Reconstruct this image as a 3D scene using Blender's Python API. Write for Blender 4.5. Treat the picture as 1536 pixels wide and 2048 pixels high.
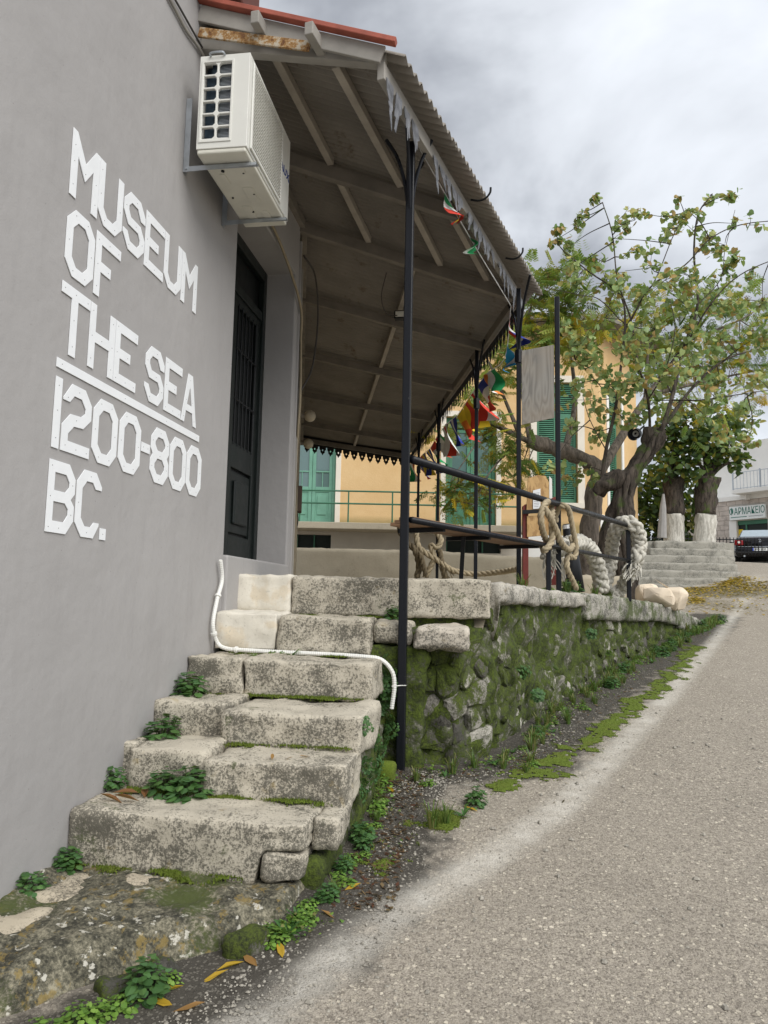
import bpy, bmesh, math, random
import numpy as np
from mathutils import Vector, Matrix, noise as mn
from mathutils.geometry import tessellate_polygon
for o in list(bpy.data.objects): bpy.data.objects.remove(o)
S = bpy.context.scene; COL = S.collection
V = Vector; PI = math.pi
random.seed(7); RNG = np.random.default_rng(7)

# ------------------------------------------------------------------ camera
FPX = 1500.0; YAW = math.radians(8.3); PITCH = math.radians(6.5); ROLL = math.radians(1.15)
CAM = V((1.7, 0, 1.45))
R0 = V((math.cos(YAW), math.sin(YAW), 0)); FH = V((-math.sin(YAW), math.cos(YAW), 0)); UP = V((0, 0, 1))
CF = FH*math.cos(PITCH) + UP*math.sin(PITCH); U0 = -FH*math.sin(PITCH) + UP*math.cos(PITCH)
CR = R0*math.cos(ROLL) + U0*math.sin(ROLL); CU = -R0*math.sin(ROLL) + U0*math.cos(ROLL)
cd = bpy.data.cameras.new('camera'); cam = bpy.data.objects.new('camera', cd); COL.objects.link(cam)
cd.sensor_fit = 'VERTICAL'; cd.sensor_height = 24; cd.lens = FPX/2048*24; cd.clip_end = 1000; cd.clip_start = .05
m = Matrix((CR, CU, -CF)).transposed().to_4x4(); m.translation = CAM; cam.matrix_world = m
S.camera = cam
S.render.resolution_x = 768; S.render.resolution_y = 1024

# ------------------------------------------------------------------ sky, sun, exposure
SUN_EL = math.radians(43); SUN_AZ = math.radians(134)      # soft sun behind the cloud, from the road side
w = bpy.data.worlds.new('World'); S.world = w; w.use_nodes = True
nt = w.node_tree; nt.nodes.clear()
def wn(t, **k):
    n = nt.nodes.new(t)
    for a, b in k.items(): setattr(n, a, b)
    return n
wl = nt.links.new
out = wn('ShaderNodeOutputWorld')
sky = wn('ShaderNodeTexSky', sky_type='NISHITA', sun_disc=False, sun_elevation=SUN_EL, sun_rotation=SUN_AZ)
b1 = wn('ShaderNodeBackground'); b1.inputs['Strength'].default_value = .1; wl(sky.outputs[0], b1.inputs[0])
tc = wn('ShaderNodeTexCoord'); mp = wn('ShaderNodeMapping'); mp.inputs['Scale'].default_value = (1.5, 1.5, 3.0); mp.inputs['Location'].default_value = (.22, .35, .1)
wl(tc.outputs['Generated'], mp.inputs[0])
n1 = wn('ShaderNodeTexNoise'); n1.inputs['Scale'].default_value = 1.55; n1.inputs['Detail'].default_value = 6; n1.inputs['Roughness'].default_value = .5; n1.inputs['Distortion'].default_value = .25
wl(mp.outputs[0], n1.inputs[0])
rp = wn('ShaderNodeValToRGB'); e = rp.color_ramp.elements
e[0].position = .37; e[0].color = (.215, .226, .248, 1); e[1].position = .66; e[1].color = (.53, .552, .585, 1)
x = rp.color_ramp.elements.new(.5); x.color = (.41, .428, .455, 1)
wl(n1.outputs[0], rp.inputs[0])
b2 = wn('ShaderNodeBackground'); b2.inputs['Strength'].default_value = .92; wl(rp.outputs[0], b2.inputs[0])
mx = wn('ShaderNodeMixShader'); mx.inputs[0].default_value = .94
wl(b1.outputs[0], mx.inputs[1]); wl(b2.outputs[0], mx.inputs[2]); wl(mx.outputs[0], out.inputs[0])
sd = bpy.data.lights.new('sun', 'SUN'); sd.energy = 1.5; sd.angle = math.radians(50); sd.color = (1, .97, .92)
sun = bpy.data.objects.new('sun', sd); COL.objects.link(sun)
sdir = V((math.sin(SUN_AZ)*math.cos(SUN_EL), math.cos(SUN_AZ)*math.cos(SUN_EL), math.sin(SUN_EL)))
sun.rotation_euler = sdir.to_track_quat('Z', 'Y').to_euler(); sun.location = sdir*50
vs = S.view_settings; vs.view_transform = 'Standard'; vs.look = 'None'; vs.gamma = 1; vs.use_curve_mapping = False; vs.exposure = 1.08

# ------------------------------------------------------------------ pixel helpers (photo pixels, 1536 x 2048)
def ray(x, y): return CF + CR*((x-768)/FPX) - CU*((y-1024)/FPX)
def hit(x, y, n, p0):
    v = ray(x, y); n = V(n); return CAM + v*((V(p0)-CAM).dot(n)/n.dot(v))
def atX(x, y, c): return hit(x, y, (1, 0, 0), (c, 0, 0))
def atY(x, y, c): return hit(x, y, (0, 1, 0), (0, c, 0))
def atZ(x, y, c): return hit(x, y, (0, 0, 1), (0, 0, c))
def atD(x, y, d): return hit(x, y, FH, CAM + FH*d)
def H(a, b, z): p = CAM + R0*a + FH*b; return V((p.x, p.y, z))     # right of camera, depth, height
def lat(x, y, d): return (atD(x, y, d)-CAM).dot(R0)
def gz(x, y):                                                     # ground height
    d = V((x-CAM.x, y, 0)); b = d.dot(FH); a = d.dot(R0)
    h = .1*min(b, 33) + .03*max(0, b-33)*(1 if b < 60 else 0) + (0 if b < 60 else .81) - .01
    h += .36*math.exp(-((a-12.5)/4.5)**2 - ((b-24)/6.)**2) + .24*math.exp(-((a-9.4)/1.5)**2 - ((b-18.8)/2.2)**2)
    return h
def onG(x, y):
    v = ray(x, y); t = .5
    for i in range(4000):
        p = CAM + v*t
        if p.z < gz(p.x, p.y): break
        t += .01 + t*.002
    return V((p.x, p.y, gz(p.x, p.y)))

# ------------------------------------------------------------------ materials
MATS = {}
class NB:
    def __init__(s, name):
        s.m = bpy.data.materials.new(name); s.m.use_nodes = True; s.t = s.m.node_tree
        s.b = s.t.nodes['Principled BSDF']; s.l = s.t.links.new; MATS[name] = s.m; s.o = s.t.nodes['Material Output']
        s.b.inputs['Specular IOR Level'].default_value = .35
    def n(s, t, **k):
        q = s.t.nodes.new(t)
        for a, b in k.items(): setattr(q, a, b)
        return q
    def put(s, sock, v):
        if hasattr(v, 'is_linked') or hasattr(v, 'links'): s.l(v, sock)
        elif isinstance(v, tuple) and len(v) == 3 and sock.type == 'RGBA': sock.default_value = (*v, 1)
        else: sock.default_value = v
    def pos(s, scale=(1, 1, 1), obj=False):
        q = s.n('ShaderNodeMapping'); q.inputs['Scale'].default_value = scale
        src = s.n('ShaderNodeTexCoord').outputs['Object'] if obj else s.n('ShaderNodeNewGeometry').outputs['Position']
        s.l(src, q.inputs[0]); return q.outputs[0]
    def noise(s, sc, co, det=4, ro=.55, dist=0.):
        q = s.n('ShaderNodeTexNoise'); s.l(co, q.inputs[0])
        q.inputs['Scale'].default_value = sc; q.inputs['Detail'].default_value = det; q.inputs['Roughness'].default_value = ro; q.inputs['Distortion'].default_value = dist
        return q.outputs[0]
    def vor(s, sc, co, feat='F1', out='Distance', rnd=1.):
        q = s.n('ShaderNodeTexVoronoi', feature=feat); s.l(co, q.inputs[0]); q.inputs['Scale'].default_value = sc; q.inputs['Randomness'].default_value = rnd
        return q.outputs[out]
    def ramp(s, f, els):
        q = s.n('ShaderNodeValToRGB'); r = q.color_ramp; s.l(f, q.inputs[0])
        for i, (p, c) in enumerate(els):
            if isinstance(c, (int, float)): c = (c, c, c)
            el = r.elements[i] if i < 2 else r.elements.new(p)
            el.position = p; el.color = (*c, 1)
        return q.outputs[0]
    def mix(s, f, a, b, mode='MIX'):
        q = s.n('ShaderNodeMix', data_type='RGBA', blend_type=mode)
        s.put(q.inputs[0], f); s.put(q.inputs[6], a); s.put(q.inputs[7], b); return q.outputs[2]
    def math(s, op, a, b=0., cl=False):
        q = s.n('ShaderNodeMath', operation=op, use_clamp=cl); s.put(q.inputs[0], a); s.put(q.inputs[1], b); return q.outputs[0]
    def attr(s, name, out='Fac'): return s.n('ShaderNodeAttribute', attribute_name=name).outputs[out]
    def bump(s, h, st=.3, d=.01, prev=None):
        q = s.n('ShaderNodeBump'); q.inputs['Strength'].default_value = st; q.inputs['Distance'].default_value = d
        s.l(h, q.inputs['Height'])
        if prev is not None: s.l(prev, q.inputs['Normal'])
        s.l(q.outputs[0], s.b.inputs['Normal']); return q.outputs[0]
    def fin(s, col=None, rough=.85, metal=0.):
        if col is not None: s.put(s.b.inputs['Base Color'], col)
        s.put(s.b.inputs['Roughness'], rough); s.b.inputs['Metallic'].default_value = metal; return s.m
def plain(name, col, rough=.6, metal=0., var=.12, sc=9, bump=.0, obj=True):
    k = NB(name); co = k.pos(obj=obj); f = k.noise(sc, co, 5)
    c = k.ramp(f, [(.25, tuple(max(0, v*(1-var)) for v in col)), (.75, tuple(v*(1+var) for v in col))])
    if bump: k.bump(k.noise(sc*6, co, 3), bump, .005)
    r = k.ramp(f, [(.3, max(.02, rough-.08)), (.7, min(1, rough+.08))])
    return k.fin(c, r, metal)

def m_plaster():
    k = NB('plaster_grey'); co = k.pos()
    a = k.noise(.9, co, 5, .6); b = k.noise(9, co, 5, .6)
    c = k.ramp(a, [(.3, (.322, .312, .308)), (.7, (.362, .352, .348))])
    streak = k.noise(2.2, k.pos((1, 3.5, .55)), 4, .6)
    c = k.mix(k.ramp(streak, [(.54, 0.), (.76, .4)]), c, (.285, .275, .27))
    sp = k.vor(16, co); c = k.mix(k.ramp(sp, [(.03, .8), (.055, 0.)]), c, (.22, .21, .2))
    n_ = k.bump(k.noise(4, co, 3), .35, .03); k.bump(k.noise(120, co, 3), .3, .003, n_)
    return k.fin(c, .8)
m_plaster()
def m_stone(name, light=(.52, .49, .42), dark=(.085, .083, .07), amt=.5, obj=False, moss=.62, ochre=True):
    k = NB(name); co = k.pos(obj=obj)
    big = k.noise(3.2, co, 6, .65, .3); fine = k.noise(85, co, 5, .75); mid = k.noise(18, co, 6, .7)
    base = k.mix(mid, tuple(v*.8 for v in light), light)
    up = k.n('ShaderNodeSeparateXYZ'); k.l(k.n('ShaderNodeNewGeometry').outputs['True Normal'], up.inputs[0])
    top_cut = k.math('MULTIPLY', k.math('MAXIMUM', up.outputs[2], 0.), .075)          # upward faces get less of the dark speckle
    tiny = k.noise(210, co, 3, .7)
    s = k.math('ADD', k.math('MULTIPLY', big, .55), k.math('MULTIPLY', fine, .75)); s = k.math('ADD', s, k.math('MULTIPLY', mid, .35)); s = k.math('ADD', s, k.math('MULTIPLY', tiny, .35)); s = k.math('SUBTRACT', s, top_cut)
    f = k.ramp(k.math('MULTIPLY', s, .8), [(.70+.2*(1-amt), 0.), (.79+.2*(1-amt), .9)])
    c = k.mix(f, base, dark)
    if ochre: c = k.mix(k.ramp(k.noise(7, co, 5, .6, .5), [(.64, 0.), (.72, .45)]), c, (.28, .2, .06))
    pt = k.n('ShaderNodeNewGeometry').outputs['Pointiness']; c = k.mix(k.ramp(pt, [(.53, 0.), (.65, .4)]), c, tuple(min(1, v*1.12) for v in light))
    ms = k.math('ADD', k.noise(4.2, co, 6, .7), k.math('MULTIPLY', k.math('SUBTRACT', fine, .5), .22)); c = k.mix(k.ramp(ms, [(moss, 0.), (moss+.09, .85)]), c, k.mix(fine, (.035, .045, .012), (.08, .11, .025)))
    n_ = k.bump(mid, .5, .012); k.bump(fine, .55, .004, n_)
    return k.fin(c, .9)
m_stone('stone_step', (.53, .485, .395), (.085, .08, .064), amt=.76, moss=.63); m_stone('stone_pale', (.55, .5, .42), amt=.6, moss=.66); m_stone('stone_cap', (.5, .47, .41), amt=.7, moss=.58)
m_stone('stone_wall', (.42, .4, .35), (.05, .05, .04), amt=.75, moss=.47); m_stone('stone_slab', (.36, .33, .26), (.06, .058, .045), .75, moss=.52)
m_stone('stone_cream', (.48, .42, .32), (.1, .09, .07), amt=.84, moss=.6); m_stone('concrete_old', (.42, .37, .28), (.16, .145, .11), .12, moss=.74, ochre=False); m_stone('concrete_steps', (.36, .345, .3), (.1, .098, .085), .55, moss=.68, ochre=False)
def m_patch():
    k = NB('lime_patch'); co = k.pos(); f = k.noise(6, co, 5, .6)
    c = k.mix(k.ramp(k.noise(5, co, 4, .6, .3), [(.56, 0.), (.63, .7)]), (.68, .65, .58), (.56, .44, .28))
    c = k.mix(k.ramp(k.noise(60, co, 4, .7), [(.56, 0.), (.7, .7)]), c, (.2, .19, .16))
    k.bump(k.noise(26, co, 4), .35, .006); return k.fin(k.mix(f, c, (.6, .56, .47)), .9)
m_patch()
def m_rubble():
    k = NB('rubble'); co = k.pos()
    a = k.noise(3.0, co, 6, .7, .4); fine = k.noise(60, co, 6, .75); mid = k.noise(13, co, 6, .7)
    st = k.ramp(k.math('ADD', k.math('MULTIPLY', mid, .6), k.math('MULTIPLY', fine, .5)), [(.42, (.42, .4, .34)), (.52, (.13, .125, .1)), (.62, (.03, .029, .024))])
    ms = k.mix(k.ramp(k.math('ADD', k.math('MULTIPLY', fine, .6), k.math('MULTIPLY', mid, .45)), [(.42, 0.), (.62, 1.)]), (.006, .01, .003), (.09, .125, .016))
    f = k.math('ADD', k.math('MULTIPLY', a, .75), k.math('MULTIPLY', mid, .35))
    c = k.mix(k.ramp(f, [(.40, 0.), (.54, .95)]), st, ms)
    n_ = k.bump(mid, .8, .03); k.bump(fine, .8, .008, n_); return k.fin(c, .95)
m_rubble()
def m_moss():
    k = NB('moss'); co = k.pos(); f = k.noise(120, co, 4, .75); g = k.noise(9, co, 4)
    c = k.mix(f, (.035, .06, .006), (.2, .27, .03)); c = k.mix(k.ramp(g, [(.5, 0.), (.7, .5)]), c, (.14, .15, .03))
    k.bump(f, .9, .01); return k.fin(c, .95)
m_moss()
def m_road():
    k = NB('asphalt'); co = k.pos()
    big = k.noise(.8, co, 5, .6); md = k.noise(6, co, 5, .65); fine = k.noise(140, co, 4, .7)
    c = k.ramp(k.math('ADD', k.math('MULTIPLY', fine, .6), k.math('MULTIPLY', k.noise(45, co, 4, .7), .45)), [(.38, (.10, .087, .072)), (.5, (.30, .265, .22)), (.64, (.48, .43, .355))])
    hs = []
    wob = k.mix(.012, co, k.noise(90, co, 2))
    for sc_, rad_, al_, lo_, hi_ in ((170, .6, .7, (.2, .175, .145), (.6, .54, .44)), (95, .66, .85, (.17, .148, .12), (.64, .575, .46)), (50, .50, .95, (.33, .29, .235), (.76, .69, .56))):
        v_ = k.vor(sc_, wob); vc = k.vor(sc_, wob, out='Color'); sp_ = k.n('ShaderNodeSeparateColor'); k.l(vc, sp_.inputs[0])
        f_ = k.ramp(k.math('SUBTRACT', k.math('MULTIPLY', sp_.outputs[0], rad_), v_), [(.0, 0.), (.07, al_)]); hs.append(f_)
        c = k.mix(f_, c, k.mix(k.math('POWER', sp_.outputs[1], 1.6), lo_, hi_))
    inside = hs[1]; in2 = hs[2]
    c = k.mix(k.ramp(big, [(.35, 0.), (.7, .2)]), c, (.38, .338, .278)); c = k.mix(k.ramp(k.noise(2.3, co, 5, .65), [(.5, 0.), (.75, .3)]), c, (.25, .22, .18))
    ver = k.attr('verge'); line = k.attr('line'); lit = k.attr('litter')
    vn = k.math('ADD', ver, k.math('MULTIPLY', k.math('SUBTRACT', md, .5), .9))
    vf = k.ramp(vn, [(.42, 0.), (.62, 1.)])
    dark = k.mix(k.math('MULTIPLY', inside, .5), k.mix(fine, (.03, .027, .022), (.1, .09, .074)), (.27, .25, .21))
    c = k.mix(vf, c, dark)
    ln = k.math('MULTIPLY', line, k.ramp(k.math('ADD', k.math('MULTIPLY', md, .7), k.math('MULTIPLY', fine, .35)), [(.4, 0.25), (.62, 1.)]))
    c = k.mix(k.math('MULTIPLY', ln, .8), c, (.66, .625, .555))
    lf = k.ramp(k.math('ADD', lit, k.math('MULTIPLY', k.math('SUBTRACT', k.noise(14, co, 5, .7), .5), 1.4)), [(.5, 0.), (.62, .8)])
    c = k.mix(lf, c, k.mix(fine, (.1, .085, .05), (.2, .17, .09)))
    h = k.math('ADD', k.math('MULTIPLY', inside, .5), k.math('MULTIPLY', fine, .6)); h = k.math('ADD', h, k.math('MULTIPLY', in2, .3))
    k.bump(h, 1., .009); return k.fin(c, .9)
m_road()
def m_corr():
    k = NB('corrugated'); co = k.pos(); a = k.noise(1.6, co, 6, .65); b = k.noise(11, co, 5, .7)
    c = k.ramp(a, [(.3, (.19, .172, .15)), (.7, (.27, .247, .215))])
    c = k.mix(k.ramp(k.noise(5, k.pos((1, .35, 1)), 5, .7), [(.6, 0.), (.72, .8)]), c, (.11, .07, .04))
    c = k.mix(k.ramp(b, [(.6, 0.), (.75, .5)]), c, (.3, .28, .25)); k.bump(b, .3, .004); return k.fin(c, .85)
m_corr()
plain('beam_wood', (.19, .17, .145), .8, var=.3, sc=5, bump=.3, obj=False)
plain('rafter_paint', (.36, .325, .28), .75, var=.2, sc=6, bump=.25, obj=False)
plain('fascia_grey', (.29, .275, .25), .75, var=.2, sc=5, bump=.3, obj=False)
plain('red_edge', (.33, .09, .06), .6, var=.3, sc=8, bump=.2, obj=False)
def m_rust():
    k = NB('rusty_board'); co = k.pos(); f = k.noise(22, co, 5, .7)
    c = k.ramp(f, [(.42, (.42, .37, .29)), (.5, (.3, .17, .06)), (.62, (.12, .05, .02))]); k.bump(f, .5, .006); return k.fin(c, .8)
m_rust()
def m_black():
    k = NB('black_paint'); co = k.pos(); f = k.noise(30, co, 4, .7); g = k.noise(4, k.pos((6, 6, .6)), 4)
    c = k.mix(k.ramp(f, [(.66, 0.), (.72, .5)]), (.008, .009, .012), (.09, .085, .08)); k.bump(f, .25, .002)
    k.b.inputs['Specular IOR Level'].default_value = .22; return k.fin(c, k.ramp(g, [(.3, .22), (.7, .42)]))
m_black()
plain('lead_fringe', (.2, .205, .22), .45, .3, var=.7, sc=16, bump=.5, obj=False)
plain('dark_fringe', (.02, .019, .018), .7, var=.4, sc=12)
plain('ac_white', (.66, .66, .62), .45, var=.04, sc=5); plain('ac_pan', (.6, .59, .52), .55, var=.08, sc=8)
plain('ac_coil', (.035, .055, .075), .4, .5, var=.3, sc=40); plain('ac_blue', (.02, .05, .22), .5)
plain('zinc', (.42, .45, .48), .38, .75, var=.15, sc=14, bump=.1)
plain('white_paint', (.78, .8, .82), .5, var=.03, sc=12); plain('screw_dark', (.2, .2, .2), .5, .6)
plain('pvc_white', (.72, .72, .69), .5, var=.06, sc=10)
plain('door_green', (.008, .012, .011), .42, var=.3, sc=7, bump=.15, obj=False)
plain('door_black', (.005, .007, .007), .5, var=.3, sc=9); plain('iron', (.010, .011, .012), .5, .4)
def m_shut():
    k = NB('green_paint'); co = k.pos(); f = k.noise(7, co, 6, .7)
    c = k.ramp(k.noise(1.5, co, 4), [(.3, (.055, .17, .105)), (.7, (.085, .235, .15))])
    c = k.mix(k.ramp(f, [(.66, 0.), (.7, .7)]), c, (.5, .5, .44)); return k.fin(c, .6)
m_shut()
plain('green_light', (.15, .33, .245), .6, var=.2, sc=3, obj=False); plain('green_dark', (.045, .15, .09), .55, var=.2, sc=3, obj=False)
def m_yel():
    k = NB('yellow_render'); co = k.pos(); a = k.noise(1.1, co, 6, .65); f = k.noise(26, co, 5, .7)
    c = k.ramp(a, [(.3, (.60, .395, .185)), (.7, (.69, .49, .26))]); c = k.mix(k.ramp(f, [(.55, 0.), (.75, .3)]), c, (.76, .6, .36))
    z = k.n('ShaderNodeSeparateXYZ'); k.l(k.pos(), z.inputs[0])
    st = k.math('ADD', k.math('MULTIPLY', k.math('SUBTRACT', 3.62, z.outputs[2]), 3.), k.math('MULTIPLY', a, .8))
    c = k.mix(k.ramp(st, [(.45, 0.), (.95, .75)]), c, (.3, .24, .1)); k.bump(f, .5, .012); return k.fin(c, .9)
m_yel()
plain('white_render', (.74, .73, .7), .85, var=.05, sc=2, bump=.2, obj=False); plain('cream_trim', (.72, .67, .58), .85, var=.07, sc=3, bump=.2, obj=False)
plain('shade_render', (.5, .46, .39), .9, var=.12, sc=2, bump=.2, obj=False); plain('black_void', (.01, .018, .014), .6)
plain('eave_grey', (.2, .185, .16), .9, var=.2, sc=3, obj=False)
def m_glass():
    k = NB('pane_glass'); k.b.inputs['Specular IOR Level'].default_value = .9; return k.fin((.1, .17, .165), .06)
m_glass()
def m_ply():
    k = NB('plywood'); co = k.pos((1, 1, .33)); d = k.noise(2.2, co, 3, .5, 1.6)
    r = k.n('ShaderNodeMath', operation='FRACT'); k.l(k.math('MULTIPLY', d, 19), r.inputs[0])
    c = k.ramp(r.outputs[0], [(.0, (.29, .275, .25)), (.5, (.42, .4, .365)), (1., (.26, .25, .23))])
    c = k.mix(k.ramp(k.noise(3, k.pos(), 3), [(.45, 0.), (.7, .5)]), c, (.42, .35, .27)); return k.fin(c, .8)
m_ply()
def m_osb():
    k = NB('osb'); co = k.pos((1, 1, 1), True); v = k.vor(26, k.pos((1, 1, .4), True), out='Color'); f = k.noise(20, co, 4)
    s = k.n('ShaderNodeSeparateColor'); k.l(v, s.inputs[0]); c = k.ramp(s.outputs[0], [(0., (.33, .19, .075)), (1., (.55, .36, .16))])
    c = k.mix(k.ramp(f, [(.55, 0.), (.7, .4)]), c, (.2, .11, .05)); return k.fin(c, .7)
m_osb()
plain('red_post', (.16, .03, .024), .6, var=.2, sc=8); plain('bench_wood', (.22, .13, .075), .65, var=.35, sc=4, bump=.2, obj=False); plain('paper', (.72, .74, .76), .7, var=.03)
plain('ink', (.2, .2, .22), .7); plain('print_green', (.02, .16, .12), .6); plain('sign_white', (.76, .79, .78), .4, var=.03)
plain('rope_tan', (.36, .3, .2), .9, var=.3, sc=30, bump=.5, obj=False); plain('rope_grey', (.5, .48, .42), .9, var=.3, sc=24, bump=.5, obj=False); plain('rope_dark', (.15, .12, .075), .95, var=.4, sc=24, bump=.6, obj=False)
plain('rock_white', (.68, .58, .45), .9, var=.2, sc=5, bump=.6, obj=False)
def m_bark(name, a, b, moss=.6):
    k = NB(name); co = k.pos((1, 1, .22)); f = k.noise(16, co, 6, .7, .6); c = k.ramp(f, [(.35, a), (.62, b)])
    g = k.noise(2.6, k.pos(), 5, .6); c = k.mix(k.ramp(g, [(moss, 0.), (moss+.08, .9)]), c, k.mix(f, (.03, .045, .01), (.09, .13, .03)))
    k.bump(f, 1., .03); return k.fin(c, .95)
m_bark('bark', (.012, .01, .008), (.105, .085, .068), .56); m_bark('bark_grey', (.07, .06, .05), (.24, .2, .165), .75); m_bark('whitewash', (.3, .28, .24), (.66, .64, .58), .8)
def m_leaf(name, sc=1.):
    k = NB(name); c = k.attr('tint', 'Color'); k.fin(c, .5)
    tr = k.n('ShaderNodeBsdfTranslucent'); k.l(k.mix(.3, c, (.3, .4, .03)), tr.inputs[0]); mx = k.n('ShaderNodeMixShader'); mx.inputs[0].default_value = .35
    k.l(k.b.outputs[0], mx.inputs[1]); k.l(tr.outputs[0], mx.inputs[2]); k.l(mx.outputs[0], k.o.inputs[0]); return k.m
m_leaf('leaf')
def m_rub2():
    k = NB('stone_rubble'); co = k.pos(); fine = k.noise(90, co, 5, .75); mid = k.noise(17, k.pos((1, 1, .6)), 6, .7); big = k.noise(2.4, co, 5, .6, .3)
    rn = k.n('ShaderNodeObjectInfo').outputs['Random']
    base = k.ramp(rn, [(0., (.07, .067, .057)), (.45, (.22, .208, .178)), (.8, (.42, .4, .35)), (1., (.6, .57, .5))])
    s = k.math('ADD', k.math('MULTIPLY', fine, .6), k.math('MULTIPLY', mid, .5)); c = k.mix(k.ramp(s, [(.5, 0.), (.66, .92)]), base, (.035, .034, .028))
    ms = k.math('ADD', k.math('ADD', k.math('MULTIPLY', big, .7), k.math('MULTIPLY', mid, .35)), k.math('MULTIPLY', k.math('SUBTRACT', fine, .5), .25))
    c = k.mix(k.ramp(ms, [(.46, 0.), (.53, .95)]), c, k.mix(k.ramp(k.math('ADD', k.math('MULTIPLY', fine, .6), k.math('MULTIPLY', mid, .45)), [(.42, 0.), (.62, 1.)]), (.006, .01, .003), (.1, .135, .018)))
    n_ = k.bump(mid, .9, .02); k.bump(fine, 1., .01, n_); return k.fin(c, .95)
m_rub2()
plain('car_black', (.006, .006, .008), .12, var=.05); plain('car_glass', (.3, .36, .4), .05); plain('tail_red', (.22, .008, .01), .2); plain('chrome', (.75, .77, .8), .15, .9); plain('tyre', (.015, .015, .015), .9); plain('eu_blue', (.02, .06, .4), .5)
plain('ph_stone', (.5, .44, .39), .9, var=.25, sc=3, bump=.5, obj=False); plain('mortar', (.52, .49, .44), .95, var=.1, sc=6, obj=False)
plain('globe', (.55, .5, .4), .35, var=.05); plain('cable', (.06, .055, .05), .7); plain('cable_tan', (.3, .25, .17), .8); plain('wood_trim', (.3, .26, .19), .85, var=.3, sc=5, bump=.3, obj=False)
plain('box_brown', (.09, .065, .05), .7); plain('bollard_black', (.02, .022, .026), .5, var=.2); plain('cloth_grey', (.3, .29, .28), .9); plain('roof_brown', (.11, .035, .025), .8)
plain('lens', (.7, .7, .65), .2); plain('pebble', (.3, .28, .24), .9, var=.4, sc=30, obj=False); plain('soil', (.05, .043, .033), .95, var=.4, sc=20, bump=.6, obj=False)
for n_, c_ in dict(red=(.6, .05, .03), white=(.75, .75, .73), green=(.02, .3, .1), blue=(.02, .04, .3), sky=(.03, .35, .7), yellow=(.75, .55, .03), orange=(.7, .2, .03), black=(.02, .02, .02)).items(): plain('flag_'+n_, c_, .8, var=.08)

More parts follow.
